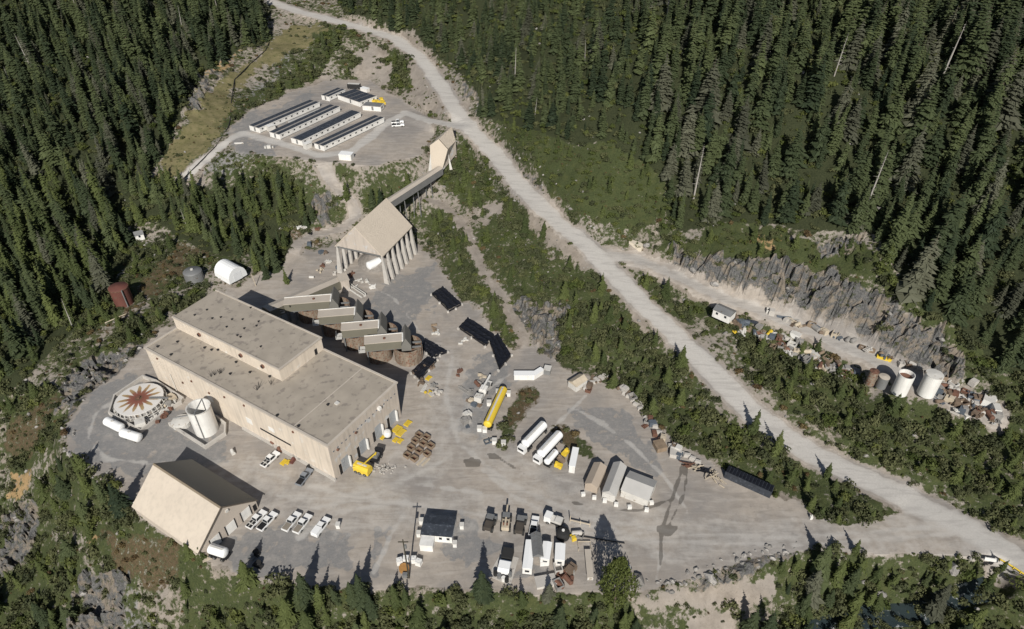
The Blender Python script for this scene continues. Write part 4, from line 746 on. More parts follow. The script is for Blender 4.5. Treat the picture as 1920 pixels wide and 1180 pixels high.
t = thing('utility_pole', 'tall dark utility pole beside the wooden cable spool', 'utility pole', U(767, 1084)); part('pole', MB().tube((0,0,-.5), (0,0,14.5), .2, .13, 8), mat('dark_pole', (.055,.05,.035), .9, .2), t); part('crossarm', MB().box(-1.1, -.08, 13.6, 1.1, .08, 13.8), MATS['dark_pole'], t); part('transformer', MB().tube((.35, 0, 11.5), (.35, 0, 12.5), .28), greyst, t)
solo('pole_box', 'small grey cabinet at the foot of the utility pole', 'cabinet', MB().box(-.5, -.35, 0, .5, .35, 1.2).box(-.55, -.4, 1.2, .55, .4, 1.28), greyst, U(760, 1082))
# trailer cluster
def longbox(name, label, a, b, w_, h, mw, mr):
    c, an, ln = head(U(*a, h), U(*b, h)); t = thing(name, label, 'trailer', (c.x, c.y, 0), an); part('wall', MB().box(-ln/2, -w_/2, .3, ln/2, w_/2, h-.1), mw, t); part('roof', MB().prism([(-w_/2-.05, h-.1), (-w_/2-.05, h), (0, h+.18), (w_/2+.05, h), (w_/2+.05, h-.1)], -ln/2-.05, ln/2+.05), mr, t)
    part('window', MB().box(ln/2, -.5, 1.1, ln/2+.04, .5, 1.8), glass, t); part('skirting', MB().box(-ln/2+.1, -w_/2+.1, -.1, ln/2-.1, w_/2-.1, .3), dark, t); return t
longbox('long_trailer', 'long white trailer, leftmost of the trailer cluster', (994.8,1013), (988.4,1066), 2.1, 2.6, white, fabric); longbox('long_trailer', 'white trailer along the right edge of the grey ribbed canopy', (1027,1016), (1022,1048), 2.0, 2.6, white, fabric); longbox('long_trailer', 'white trailer with clutter along its right side', (1051,1019), (1049.5,1050), 2.2, 2.6, white, fabric)
c = U(1009, 1044, 3.1); c.z = 0; t = thing('ribbed_canopy', 'grey ribbed arch roof bridging two white trailers', 'canopy', c, R(3))
for k in range(7): part('roof_rib', MB().prism([(-1.25+0*k, 3.0), (-1.25, 3.1), (0, 4.0), (1.25, 3.1), (1.25, 3.0)], k*.88+.03, k*.88+.85, Matrix.Translation((0, 0, 0)) @ Matrix.Rotation(R(90), 4, 'Z')), greyst, t)
part('post', MB().box(-1.2, 0, 0, -1.05, 6, 3), greyst, t); part('post', MB().box(1.05, 0, 0, 1.2, 6, 3), greyst, t)
solo('vent_unit', 'square vent unit on the ground before the second white trailer', 'vent unit', MB().box(-1, -.8, 0, 1, .8, 1.4).tube((0,0,1.4), (0,0,1.6), .5), white, U(1020, 1056), .1)
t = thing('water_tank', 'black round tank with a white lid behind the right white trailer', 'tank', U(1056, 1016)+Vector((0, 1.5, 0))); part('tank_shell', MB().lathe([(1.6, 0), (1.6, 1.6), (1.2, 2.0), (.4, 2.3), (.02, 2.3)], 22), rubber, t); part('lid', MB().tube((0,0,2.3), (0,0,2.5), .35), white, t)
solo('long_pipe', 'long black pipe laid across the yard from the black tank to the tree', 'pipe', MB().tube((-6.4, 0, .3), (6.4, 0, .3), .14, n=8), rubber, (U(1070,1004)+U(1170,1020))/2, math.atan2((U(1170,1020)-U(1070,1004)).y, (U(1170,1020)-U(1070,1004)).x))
t = thing('timber_rail', 'low timber rail frame behind the black tank', 'rail', U(1068, 979), math.atan2((U(1103,987)-U(1068,979)).y, (U(1103,987)-U(1068,979)).x)); part('rail', MB().box(0, -.1, .7, 5, .1, .95), pale_w, t)
for x in (0, 2.5, 4.8): part('post', MB().box(x, -.12, 0, x+.2, .12, 1.3 if x else 2.4), pale_w, t)
for a, b, lb in (((1083,1019),(1099,1021),'small open pen of pale rails below the long black pipe'),):
    solo('rail_pen', lb, 'pen', MB().box(0, 0, .5, 3, .1, .7).box(0, -2, .5, .1, 0, .7).box(2.9, -2, .5, 3, 0, .7).box(0, -2.1, 0, .12, -1.95, 1), pale_w, U(*a))
pad_ = [U(*p, .12) for p in ((939,1037),(973,1046),(957,1099),(915,1079))]; c = sum(pad_, Vector())/4; c.z = 0
solo('concrete_pad', 'pale concrete pad carrying a white tank and dark drums', 'concrete pad', MB().face([p-c for p in pad_][::-1]).face([p-c-Vector((0,0,.3)) for p in pad_]).face([pad_[0]-c, pad_[3]-c, pad_[3]-c-Vector((0,0,.3)), pad_[0]-c-Vector((0,0,.3))]).face([pad_[3]-c, pad_[2]-c, pad_[2]-c-Vector((0,0,.3)), pad_[3]-c-Vector((0,0,.3))]), conc, c)
c = U(946, 1068, .15); t = thing('tank_skid', 'white tank skid with its shadow built as a black block on the concrete pad', 'tank', c, R(-12)); part('tank_body', MB().prism([(-1.5, .2), (1.5, .2), (1.5, 1.5), (1.0, 1.9), (-1.0, 1.9), (-1.5, 1.5)], -1.3, 1.3), fabric, t); part('cover', MB().box(-1.25, 2.0, .2, 1.25, 4.6, 1.7), rubber, t)  # the cover is a black block added where the tank's shadow falls
for i, (px, py, m_, lb) in enumerate(((929,1078,rubber,'black drum, leftmost on the concrete pad'),(936,1083,greyst,'grey drum second from the left on the pad'),(944,1088,white,'white drum lying between dark drums on the pad'),(950,1090,rubber,'black drum right of the white drum'),(956,1080,greyst,'grey drum at the right edge of the pad'))):
    solo('drum', lb, 'drum', MB().tube((0,0,0), (0,0,1.1), .5, n=12).tube((0,0,1.1), (0,0,1.15), .45, n=12), m_, U(px, py, .13), 0, 'drums on the concrete pad')
cabin('deck_trailer', 'beige flat trailer standing apart left of the round tree', 'trailer', (1101,1088), (1112,1088), 7, 1.1, offw, beigerf)
cabin('shallow_bin', 'shallow beige steel bin at the front edge of the yard', 'bin', (1007,1106), (1044,1099), 2.6, .8, offw, conc)
cabin('shipping_container', 'small white shipping container between the yellow scrap and the tan tent', 'container', (1066,886), (1077,888), 6.4, 2.6, white, fabric)
cabin('storage_tent', 'tan roofed storage tent, first of three by the gravel road', 'tent', (1096,918), (1119,926), 7.2, 2.4, tanrf, tanrf, 'gy', rise=1.0)
cabin('storage_tent', 'narrow grey peaked storage tent in the middle of three', 'tent', (1128,935), (1152,943), 10.0, 2.6, offw, greyrf, 'gy', rise=1.3)
cabin('storage_tent', 'wide grey peaked storage tent at the right of three', 'tent', (1163,931), (1213,951), 6.6, 2.6, offw, greyrf, 'gx', rise=1.3)
for i, (px, py) in enumerate(((1093,929),(1114,935),(1133.5,941),(1155,948),(1180,953),(1212,958),(1221,945))):
    solo('anchor_block', 'white anchor block, %s from the left in front of the tents' % ('first','second','third','fourth','fifth','sixth','seventh')[i], 'block', MB().box(-.5, -.4, 0, .5, .4, .9).box(-.4, -.3, .9, .4, .3, 1.0), white, U(px, py), rng.uniform(-.2, .2), 'white blocks in front of the tents')
for px, py, m_, lb in ((1060,852,yellow,'yellow compressor wreck between the small tanker and the container'), (1052,865,wood,'brown machine frame beside the small tanker'), (1047,876,yellow,'flat yellow frame in front of the small tanker')):
    solo('scrap_machine', lb, 'scrap machine', MB().box(-1, -.6, .2, 1, .6, 1.1).tube((-.6, -.7, .5), (-.6, .7, .5), .45).tube((.5, -.5, 1.1), (.5, .5, 1.3), .3).box(.2, -.3, 1.1, .9, .3, 1.7), m_, U(px, py), rng.uniform(0, 3))
# retaining barrier blocks round the far yard edge
bl_ = [(1103,722),(1111,718),(1119,714),(1127,710),(1135,706),(1165,728),(1172,737),(1178,745),(1186,752),(1192,760),(1200,768),(1208,776),(1213,786),(1221,794),(1228,802),(1235,812),(1258,838),(1268,846),(1278,851),(1288,856),(1298,862),(1308,868)]
tb = MB().box(-.9, -.5, 0, .9, .5, .8).box(-.7, -.35, .8, .7, .35, 1.0); mbk = tb.mesh('barrier_block', conc)
for px, py in bl_:
    o = link('barrier_block', mbk); o.location = U(px, py); o.rotation_euler = (0, 0, rng.uniform(-.9, .1)); o.scale = (rng.uniform(.7, 1.2), 1, rng.uniform(.6, 1.1)); tag(o, 'pale concrete block in the ragged row along the far yard edge', 'concrete block', 'blocks along the far yard edge')
cabin('broken_hut', 'half collapsed pale hut at the back of the gravel yard', 'hut', (1065,725), (1080,736), 4.6, 2.2, offw, pale_w, 'gy', rise=1)
cabin('long_bin', 'long white bin lying level at the upper yard edge', 'bin', (964,713), (1002,713), 2.0, 1.8, white, fabric); cabin('long_bin', 'white bin set askew beside the level white bin', 'bin', (1003,712), (1020,701), 1.6, 1.6, white, fabric); cabin('cage_box', 'grey caged box beyond the askew white bin', 'box', (1019,702), (1031,704), 2.2, 1.8, greyst, offw)
cabin('steel_bin', 'brown steel bin inside the row of yard edge blocks', 'bin', (1232,850), (1250,846), 3.0, 1.5, wood, wood); cabin('steel_bin', 'grey steel bin next to the brown one at the yard edge', 'bin', (1255,858), (1276,862), 3.0, 1.2, conc, conc)
A, B_ = U(1357,896), U(1443,935); c, an, ln = head(A, B_); t = thing('ribbed_container', 'long black ribbed container where the yard meets the scrub', 'container', c, an); part('wall', MB().box(-ln/2, 0, 0, ln/2, 2.4, 2.4), navy, t)
for k in range(14): part('roof_rib', MB().box(-ln/2+ln*k/14+.1, .05, 2.4, -ln/2+ln*(k+1)/14-.1, 2.35, 2.52), tarp, t)
m_ = MB()
for px, py, m2, lb in ((1293,873,rust,'rusty red lumber heap near the black ribbed container'), (1303,878,pale_w,'small pile of pale boards beside the rusty heap'), (1318,885,tarp,'black covered bundle in the lumber row'), (1332,893,pale_w,'pile of cut pale lumber, second in the lumber row'), (1345,903,pale_w,'loose pale lumber pile closest to the ribbed container')):
    m_ = MB()
    for k in range(9): m_.cbox(rng.normal(0, .8), rng.normal(0, .5), .2+.12*k, rng.uniform(1.2, 2.6), .25, .14, rng.uniform(-.6, .6))
    solo('lumber_pile', lb, 'lumber pile', m_, m2, U(px, py), rng.uniform(-1, 1))
solo('road_marker', 'small white marker post with a dark shadow beside the yard road', 'marker post', MB().box(-.3, -.3, 0, .3, .3, 1.0).tube((0,0,1.0), (0,0,1.5), .12), white, U(1520, 973))
# mill-side clutter
cr0 = [(771,842),(786,848),(801,853),(779,829),(794,834),(808,838),(786,818),(800,822),(764,856),(777,862)]
for i, (px, py) in enumerate(cr0):
    t = thing('open_crate', 'open brown steel crate, number of ten set out in rows near the mill doors' if 0 else 'open brown crate in the block of crates near the mill doors', 'crate', U(px, py), R(-38), 'brown crates near the mill doors')
    part('frame', MB().box(-.9, -.75, .1, -.8, .75, 1).box(.8, -.75, .1, .9, .75, 1).box(-.8, -.75, .1, .8, -.65, 1).box(-.8, .65, .1, .8, .75, 1), wood, t); part('floor', MB().box(-.9, -.75, 0, .9, .75, .1), rust, t)
for px, py, s, lb in ((745,806,1,'yellow pallet rack nearest the white barrel'), (752,812,1,'yellow pallet rack beside the other one'), (742,826,.6,'small square yellow frame left of its twin'), (751,828,.6,'small square yellow frame right of its twin'), (765,795,.8,'yellow and black trolley at the far mill corner'), (804,710,.7,'yellow pipe heap near the nearest leach tank'), (718,822,.5,'thin yellow rail in front of the mill doors'), (533,868,.7,'yellow ladder rack leaning by the long mill wall'), (541,868,.5,'yellow stand at the long mill wall')):
    m_ = MB()
    for k in range(6): m_.box(-1.3, -.9+k*.34, .25, 1.3, -.72+k*.34, .4)
    m_.box(-1.3, -.95, 0, -1.1, 1, .25).box(1.1, -.95, 0, 1.3, 1, .25); o = solo('yellow_rack', lb, 'rack', m_, yellow, U(px, py), R(60)); o.scale = (s, s, 1)
t = thing('white_barrel', 'round white barrel tank standing by the third mill door', 'barrel', U(727, 817)); part('tank_shell', MB().lathe([(.9, 0), (1.1, .4), (1.1, 1.3), (.8, 1.8), (.02, 1.95)], 16), white, t, True); part('stand', MB().box(-1.2, -1.2, 0, 1.2, 1.2, .15), dark, t)
for a, b, lb in (((783,873),(797,858),'longer pale plank lying in front of the crates'), ((792,874),(806,860),'second pale plank lying parallel in front of the crates')):
    c, an, ln = head(U(*a), U(*b)); solo('plank', lb, 'plank', MB().box(-ln/2, -.2, 0, ln/2, .2, .2).box(-ln/2, .25, 0, ln/2-.3, .45, .15), pale_w, c, an)
m_ = MB()
for k in range(45): m_.cbox(rng.normal(0, 2.2), rng.normal(0, .8), .15, rng.uniform(.2, .5), rng.uniform(.2, .5), .3, rng.uniform(0, 3))
tag(solo('rubble', 'scatter of pale rubble right of the yellow tank', None, m_, conc, U(718, 880)), None, None, None, 'stuff')
for px, py, m2, lb in ((512,834,rust,'rusty pump at the long mill wall'), (524,846,rust,'second rusty pump at the long mill wall'), (549,866,red,'red pump cart by the long mill wall'), (580,880,rubber,'black tyre stack near the grey pickup'), (437,850,offw,'pale timber beam on the ground before the mill wall')):
    solo('pump', lb, 'pump' if m2 in (rust, red) else 'scrap', MB().box(-.8, -.5, 0, .8, .5, .6).tube((-.6, 0, .6), (.6, 0, .9), .4), m2, U(px, py), rng.uniform(0, 3))
for px, py, m2, w2, lb in ((480,1040,rubber,1.0,'black round machine part behind a grey one near the shed'), (472,1047,greyst,.8,'dark grey drum frame beside the black part'), (484,1062,rubber,1.2,'flat black slab lying on the yard')):
    solo('machine_part', lb, 'machine part', MB().box(-w2, -.5, 0, w2, .5, .5).tube((0, .3, .5), (0, .3, 1.2), .6*w2), m2, U(px, py), R(-25))
solo('timber_pallet', 'pale timber pallet by the white tank truck', 'pallet', MB().box(-1, -.8, .1, 1, .8, .2).box(-1, -.8, 0, -.8, .8, .1).box(.8, -.8, 0, 1, .8, .1), pale_w, U(388, 1047), R(30))
for px, py, lb in ((909,812,'white water tote at the front left of the yellow tanker'), (899,810,'white box left of the tote at the yellow tanker'), (917,762,'white box beside the middle of the yellow tanker'), (934,741,'white box at the far left end of the yellow tanker'), (953,744,'white box at the far right end of the yellow tanker'), (927,834,'white barrel at the tip of the shrub strip'), (944,838,'low white block at the tip of the shrub strip'), (902,742,'small pale box beside the crane truck')):
    cabin('utility_box', lb, 'box', (px-4, py), (px+4, py), 1.2, 1.3, white, offw)
solo('blue_frame', 'blue grey frame lying in front of the yellow tanker', 'frame', MB().box(-1.4, -.8, .2, 1.4, -.6, .5).box(-1.4, .6, .2, 1.4, .8, .5).box(-1.4, -.6, .2, -1.2, .6, .5).box(1.2, -.6, .2, 1.4, .6, .5).box(-.1, -.6, .2, .1, .6, .9), bluem, U(917, 829), .4)

# ---------------------------------------------------------------- west side: fabric dome, tanks, cabin
A, B_ = U(430.5, 533, 1.8), U(464, 515, 1.8); c0, an, wd = head(A, B_); dd = Vector((math.cos(an+math.pi/2), math.sin(an+math.pi/2), 0)); ld = 8.5
t = thing('fabric_dome', 'white arched fabric shelter at the edge of the forest', 'shelter', (c0.x, c0.y, 1.6), an); arc = [(-wd/2*math.cos(a)*1.0, .2+4.9*math.sin(a)**.8 if math.sin(a) > 0 else .0) for a in np.linspace(0, math.pi, 13)]
Mx = Matrix.Rotation(R(90), 4, 'Z'); n_ = 6
for k in range(n_): part('fabric_bay', MB().prism([(-u, v) for u, v in arc], k*ld/n_+.03, (k+1)*ld/n_-.03, Mx), fabric, t)
part('end_panel', MB().prism([(-u*.98, v*.98) for u, v in arc], -.05, .02, Mx), mat('fabric_end', (.72,.74,.75), .6, .03), t); part('door', MB().box(-1.6, -.1, 0, 1.6, -.06, 3.2), mat('fabric_door', (.66,.68,.7), .6, .05), t)
c = U(228, 578, 1.5); t = thing('red_tank', 'tall red oxide tank standing alone among the trees', 'tank', (c.x, c.y+2.6, .8)); part('tank_shell', MB().lathe([(3.0, -1), (3.0, 7.6), (2.8, 7.8), (.02, 8.2)], 28), red, t, True); part('top_ring', MB().lathe([(3.0, 7.3), (3.12, 7.3), (3.12, 7.6), (3.0, 7.6)], 28), rust, t); part('ladder', MB().box(2.2, -2.6, 0, 2.5, -2.2, 7.8), greyst, t)
c = U(360, 534, 1.5); t = thing('grey_tank', 'squat grey tank left of the white fabric shelter', 'tank', (c.x, c.y+3, 1.2)); part('tank_shell', MB().lathe([(3.2, -1), (3.2, 4), (2.8, 4.4), (.02, 4.7)], 24), greyst, t, True); part('hatch', MB().tube((0, 0, 4.6), (0, 0, 5), .5), offw, t)
g = G(264, 447); t = cabin('forest_hut', 'tiny white hut with a grey roof in the forest clearing', 'hut', (256,452), (272,448), 3.0, 2.0, white, greyst, 'gx', z=g.z, rise=1.2, win=1)
solo('log', 'pale fallen log lying below the red tank', 'log', MB().tube((0,0,0), (7.5, 1.5, .6), .2, .12, 7), pale_w, G(197, 607, .2), .5)
solo('leaning_post', 'pale wooden post leaning beside the fabric shelter', 'post', MB().tube((0,0,-.3), (-.4, -.2, 5), .15, .1, 7), pale_w, G(480, 536))
for i, (px, py, m2) in enumerate(((560,426,white),(571,428,offw),(598,430,rust),(582,438,dark),(640,508,offw),(604,500,rust),(618,492,offw),(660,515,rust),(672,528,offw),(690,530,offw),(700,540,white),(666,540,offw),(735,520,rust),(870,640,offw),(815,618,wood),(820,626,offw),(862,700,rust))):
    m_ = MB()
    for k in range(5): m_.cbox(rng.normal(0, .7), rng.normal(0, .5), .35, rng.uniform(.5, 2.0), rng.uniform(.2, .8), rng.uniform(.3, .8), rng.uniform(0, 3))
    m_.tube((-1.2, 0, .4), (1.4, .5, .6), .15, n=6); g = G(px, py); solo('scrap_heap', 'jumbled steel scrap on the ground round the stockpile building', 'scrap', m_, m2, g, rng.uniform(0, 3), 'scrap round the stockpile building')
A, B_ = U(655, 533, 1), U(684, 552, 1); c, an, ln = head(A, B_); solo('loose_conveyor', 'dismantled pale conveyor frame beside the reclaim portal', 'conveyor frame', MB().box(-ln/2, -.5, .8, ln/2, -.3, 1.2).box(-ln/2, .3, .8, ln/2, .5, 1.2).box(-ln/2, -.5, 0, -ln/2+.2, .5, .8).box(ln/2-.2, -.5, 0, ln/2, .5, .8).box(-ln/2, -1.6, .1, ln/2, -1.1, .4), offw, (c.x, c.y, 0), an)
# camp yard
for a, b, lb in (((737,232),(754,231),'white pickup, farther of two on the camp pad'), ((738,238),(755,237),'white pickup, nearer of two on the camp pad')):
    c, an, ln = head(U(*a, 22), U(*b, 22)); t = pickup('pickup_truck', lb, carw, 'open'); t.location = c; t.rotation_euler = (0, 0, an)
cabin('generator_box', 'white generator box at the front edge of the camp pad', 'generator', (636,300), (659,302), 3.2, 2.3, white, fabric, z=22)
c, an, ln = head(U(654, 166, 22), U(675, 167, 22)); t = thing('black_bus', 'black van parked behind the camp kitchen block', 'van', c, an); part('body', MB().prism([(-1.1, .4), (1.1, .4), (1.1, 2.0), (.9, 2.5), (-.9, 2.5), (-1.1, 2.0)], -3.2, 3.2), rubber, t); part('windshield', MB().box(3.2, -.9, 1.3, 3.25, .9, 2.2), glass, t); part('roof', MB().box(-3, -.85, 2.5, 3, .85, 2.58), offw, t); wheels(t, (-2.1, 2.1), 1.15)
cabin('utility_box', 'white box on the ground behind the camp kitchen block', 'box', (676,171), (688,174), 2.2, 1.6, white, fabric, z=22)
m_ = MB()
for k in range(16): m_.cbox(rng.normal(0, 1.8), rng.normal(0, 2.2), .5, rng.uniform(.8, 2), rng.uniform(.8, 1.6), rng.uniform(.5, 1.4), rng.uniform(0, 3))
solo('yellow_stack', 'heap of bright yellow boxes at the end of the camp kitchen', 'yellow stack', m_, yellow, U(712, 194, 22))
solo('gas_bottle_rack', 'small dark rack with white bottles left below the camp rows', 'bottle rack', MB().box(-.8, -.5, 0, .8, .5, 1.3).tube((-1.6, 0, 0), (-1.6, 0, .9), .5).tube((1.5, 0, 0), (1.5, 0, .8), .4), offw, U(505, 278, 22))
solo('pipe_stack', 'short stack of pale pipes at the west end of the camp pad', 'pipe stack', MB().tube((-2, 0, .2), (2, .3, .2), .15, n=6).tube((-2, .5, .2), (1.6, .9, .2), .15, n=6).tube((-1.5, -.5, .2), (2, 0, .2), .15, n=6), offw, U(448, 270, 22))
pl_ = [G(px, py, .15) for px, py in ((505,80),(498,95),(470,120),(440,150),(434,190),(432,225),(428,240),(405,275),(370,310),(342,338))]; m_ = MB()
for a, b in zip(pl_[:-1], pl_[1:]): m_.tube(a-pl_[0], b-pl_[0], .22, n=6)
solo('pipeline', 'thin black pipeline running down past the camp pad', 'pipeline', m_, rubber, pl_[0])

# ---------------------------------------------------------------- ledge road: tanks, shed, scrap
def vt(px, py, r, h, label, ms, mt, open_=False):
    c = U(px, py, 12); t = thing('ledge_tank', label, 'tank', (c.x, c.y+r, 11.7)); 
    if open_: part('tank_shell', hollow(MB(), r, 0, h, 26), ms, t, True); part('tank_floor', MB().tube((0,0,h*.80), (0,0,h*.82), r-.16, n=26), mt, t)
    else: part('tank_shell', MB().lathe([(r, 0), (r, h)], 26), ms, t, True); part('tank_top', MB().lathe([(r+.03, h), (r+.03, h+.1), (.02, h+.35)], 26), mt, t)
    part('ladder', MB().box(r, -.25, 0, r+.12, .25, h), greyst, t)
vt(1634,724,1.2,4.6,'rust brown tank, leftmost of four upright tanks on the ledge', rustb, rust); vt(1655,730,1.35,3.6,'grey streaked tank, second of four on the ledge', greyst, beigerf)
vt(1692,744,2.0,6.6,'white tank with a rusty open top beside the taller one on the ledge', white, rust, True); vt(1743,747,2.15,6.9,'white tank with a pale top, rightmost of four on the ledge', white, offw)
cabin('ledge_shed', 'white shed with a ribbed grey roof on the ledge road', 'shed', (1335,592), (1366,606), 4.0, 2.3, white, greyst, 'gx', z=13.2, rise=.9, win=2)
cabin('pale_tank_box', 'cream box container at the fork of the haul road', 'container', (1178,466), (1201,475), 2.4, 2.6, mat('cream', (.68,.61,.50), .6, .05), MATS['cream'], z=14.6)
band = [(1385,598),(1400,612),(1440,624),(1470,638),(1500,655),(1530,668),(1555,680),(1580,690),(1605,700)]
types = ['crate', 'tank', 'pipes', 'box', 'heap']; protoJ = {}
def junkmesh(k, m2):
    m_ = MB()
    if k == 'crate': m_.box(-.9, -.7, 0, .9, .7, .15).box(-.9, -.7, .15, -.75, .7, 1.1).box(.75, -.7, .15, .9, .7, 1.1).box(-.75, -.7, .15, .75, -.55, 1.1).box(-.75, .55, .15, .75, .7, 1.1)
    elif k == 'tank': m_.capsule((-.9, 0, .6), (.9, 0, .6), .55, 10)
    elif k == 'pipes':
        for j in range(5): m_.tube((-2, -.5+j*.24, .12), (2, -.4+j*.22, .12), .11, n=6)
        m_.tube((-1.8, -.3, .34), (2.1, .2, .34), .11, n=6).tube((-1.9, 0, .34), (1.9, -.2, .34), .11, n=6)
    elif k == 'box': m_.box(-1, -.7, 0, 1, .7, 1.2).box(-.9, -.6, 1.2, .2, .6, 1.5)
    else:
        for j in range(9): m_.cbox(rng.normal(0, .7), rng.normal(0, .5), .3+.07*j, rng.uniform(.3, 1.4), rng.uniform(.2, .7), rng.uniform(.2, .7), rng.uniform(0, 3))
    return m_.mesh('scrap_'+k, m2)
nm = {'crate': ('scrap_crate', 'open crate'), 'tank': ('small_tank', 'small tank'), 'pipes': ('pipe_bundle', 'bundle of pipes'), 'box': ('steel_box', 'steel box'), 'heap': ('scrap_heap', 'heap of scrap')}
dull = mat('dull_brown_scrap', (.17,.125,.09), .85, .3, 2); greyj = mat('grey_scrap', (.27,.26,.245), .8, .3, 2)
cols = [(offw, 'off white'), (wood, 'brown'), (rust, 'rusty'), (conc, 'pale grey'), (pale_w, 'tan'), (greyj, 'grey'), (bluem, 'blue grey'), (dull, 'dull brown'), (yellow, 'yellow'), (dull, 'dull brown'), (greyj, 'grey')]
def place_junk(px, py, where, grp, z=None):
    k = types[int(rng.integers(5))]; ci = int(rng.integers(len(cols))); 
    if ci == 8 and rng.random() < .8: ci = 3
    key = (k, ci)
    if key not in protoJ: protoJ[key] = junkmesh(k, cols[ci][0])
    g = G(px, py); o = link(nm[k][0], protoJ[key]); o.location = g-Vector((0, 0, .1)); o.rotation_euler = (0, 0, rng.uniform(0, 3.1)); s = rng.uniform(.75, 1.35); o.scale = (s, s, s); tag(o, '%s %s %s' % (cols[ci][1], nm[k][1], where), nm[k][1].split(' of ')[0] if ' of ' in nm[k][1] else nm[k][1], grp)
for a, b in zip(band[:-1], band[1:]):
    for _ in range(13): f = rng.random(); place_junk(a[0]+f*(b[0]-a[0])+rng.normal(0, 4)-2, a[1]+f*(b[1]-a[1])+rng.normal(0, 7)+8, 'in the scrap line below the ledge road', 'scrap below the ledge road')
for a, b in zip([(1440,590),(1500,612),(1560,630),(1620,655),(1680,680),(1740,705)][:-1], [(1500,612),(1560,630),(1620,655),(1680,680),(1740,705)]):
    for _ in range(8): f = rng.random(); place_junk(a[0]+f*(b[0]-a[0])+rng.normal(0, 3), a[1]+f*(b[1]-a[1])+rng.normal(0, 3)-4, 'at the cliff foot beside the ledge road', 'scrap at the cliff foot')
for _ in range(64): place_junk(rng.uniform(1755, 1870), 0, '', '') if 0 else (lambda x: place_junk(x, 735+(x-1755)*.32+rng.normal(0, 13), 'in the scrap yard past the ledge tanks', 'scrap past the ledge tanks'))(rng.uniform(1755, 1868))
for a, b, m2, lb, d_, h_ in (((1838,760),(1858,768),white,'big white steel hopper in the scrap yard past the tanks',4,2.2), ((1860,780),(1872,782),white,'white square tank at the far right end of the scrap yard',2.5,2.2), ((1808,790),(1822,788),white,'white bent sheet steel hopper at the lower edge of the scrap yard',2.5,1.6), ((1480,630),(1497,638),white,'white vehicle body amid the scrap line',1.8,1.4), ((1515,662),(1555,682),offw,'long pale beam stack in the scrap line',1.2,.8), ((1643,672),(1670,680),yellow,'long yellow beam at the cliff foot',.9,.8), ((1398,601),(1420,609),navy,'dark flat rack beside the ledge shed',1.8,.5), ((1525,655),(1536,658),pale_w,'square tan bin amid the scrap line',2.2,1.7)):
    cabin('scrap_container', lb, 'scrap container', a, b, d_, h_, m2, offw if m2 is white else m2, z=float(G(*a).z)-.1)
for n_, (x0_, x1_, y0_, y1_), wh, gp in ((9, (1032, 1074, 1062, 1100), 'in the clutter below the white trailers', 'clutter below the trailers'), (12, (868, 900, 700, 800), 'left of the yellow tanker', 'clutter left of the yellow tanker'), (4, (1068, 1100, 1000, 1014), 'behind the white trailers', 'clutter behind the trailers'), (8, (560, 640, 455, 540), 'on the track below the stockpile building', 'clutter below the stockpile'), (8, (770, 830, 690, 745), 'on the gravel near the leach tanks', 'clutter near the leach tanks'), (8, (300, 345, 735, 790), 'between the thickener and the open tank', 'clutter between the tanks')):
    for _ in range(n_): place_junk(rng.uniform(x0_, x1_), rng.uniform(y0_, y1_), wh, gp)
for a, b in zip([(1100,726),(1150,702),(1195,752),(1240,810),(1290,858)][:-1], [(1150,702),(1195,752),(1240,810),(1290,858)]):
    for _ in range(7): f = rng.random(); place_junk(a[0]+f*(b[0]-a[0])+rng.normal(0, 3)-6, a[1]+f*(b[1]-a[1])+rng.normal(0, 3)+3, 'along the block row at the far yard edge', 'clutter along the block row')
# guard rail and barriers lower right, boulders
A, B_, C_ = U(1872,1051), U(1898,1066), U(1925,1084); t = thing('guard_rail', 'yellow guard rail on the outer bend of the road', 'guard rail', A); m_ = MB()
for a, b in ((A, B_), (B_, C_)): m_.tube(a-A+Vector((0,0,.6)), b-A+Vector((0,0,.6)), .18, n=6)
part('rail', m_, yellow, t)
for k in range(5): p = A.lerp(C_, k/4)-A; part('post', MB().box(p.x-.1, p.y-.1, 0, p.x+.1, p.y+.1, .8), yellow, t)
solo('road_barrier', 'white concrete barrier at the start of the yellow guard rail', 'barrier', MB().prism([(-.3, 0), (.3, 0), (.12, .8), (-.12, .8)], -1.4, 1.4), white, U(1857,1051), R(-12))
def rockmesh(s):
    r = random.Random(s); me = MB(); n = 9; lat = 5; me.v.append((0, 0, 1))
    for j in range(1, lat):
        for i in range(n):
            a = 2*math.pi*i/n; b = math.pi*j/lat; q = r.uniform(.75, 1.15); me.v.append((q*math.sin(b)*math.cos(a), q*math.sin(b)*math.sin(a)*.8, q*.75*math.cos(b)))
    me.v.append((0, 0, -.7))
    for i in range(n): me.f.append((0, 1+i, 1+(i+1) % n)); me.f.append((len(me.v)-1, 1+(lat-2)*n+(i+1) % n, 1+(lat-2)*n+i))
    for j in range(lat-2):
        for i in range(n): a = 1+j*n+i; b = 1+j*n+(i+1) % n; me.f.append((a, a+n, b+n, b))
    return me.mesh('boulder', rockm)
rocks = [rockmesh(s) for s in range(5)]
for px, py, s, lb in ((1787,1068,1.7,'large grey boulder on the bank below the road'), (1197,1090,1.6,'lumpy grey boulder right of the round tree'), (1332,1085,1.5,'boulder at the end of the rock bank'), (1340,535,1.3,'pale block of rock at the cliff foot'), (1212,462,1.2,'pale boulder near the cream container'), (1298,508,1.3,'pale boulder beside the ledge road'), (1650,1115,1.2,'pale boulder standing beside the stream')):
    o = link('boulder', rocks[int(rng.integers(5))]); o.location = G(px, py, s*.25); o.scale = (s*1.2, s, s*.8); o.rotation_euler = (0, 0, rng.uniform(0, 6)); tag(o, lb, 'boulder')

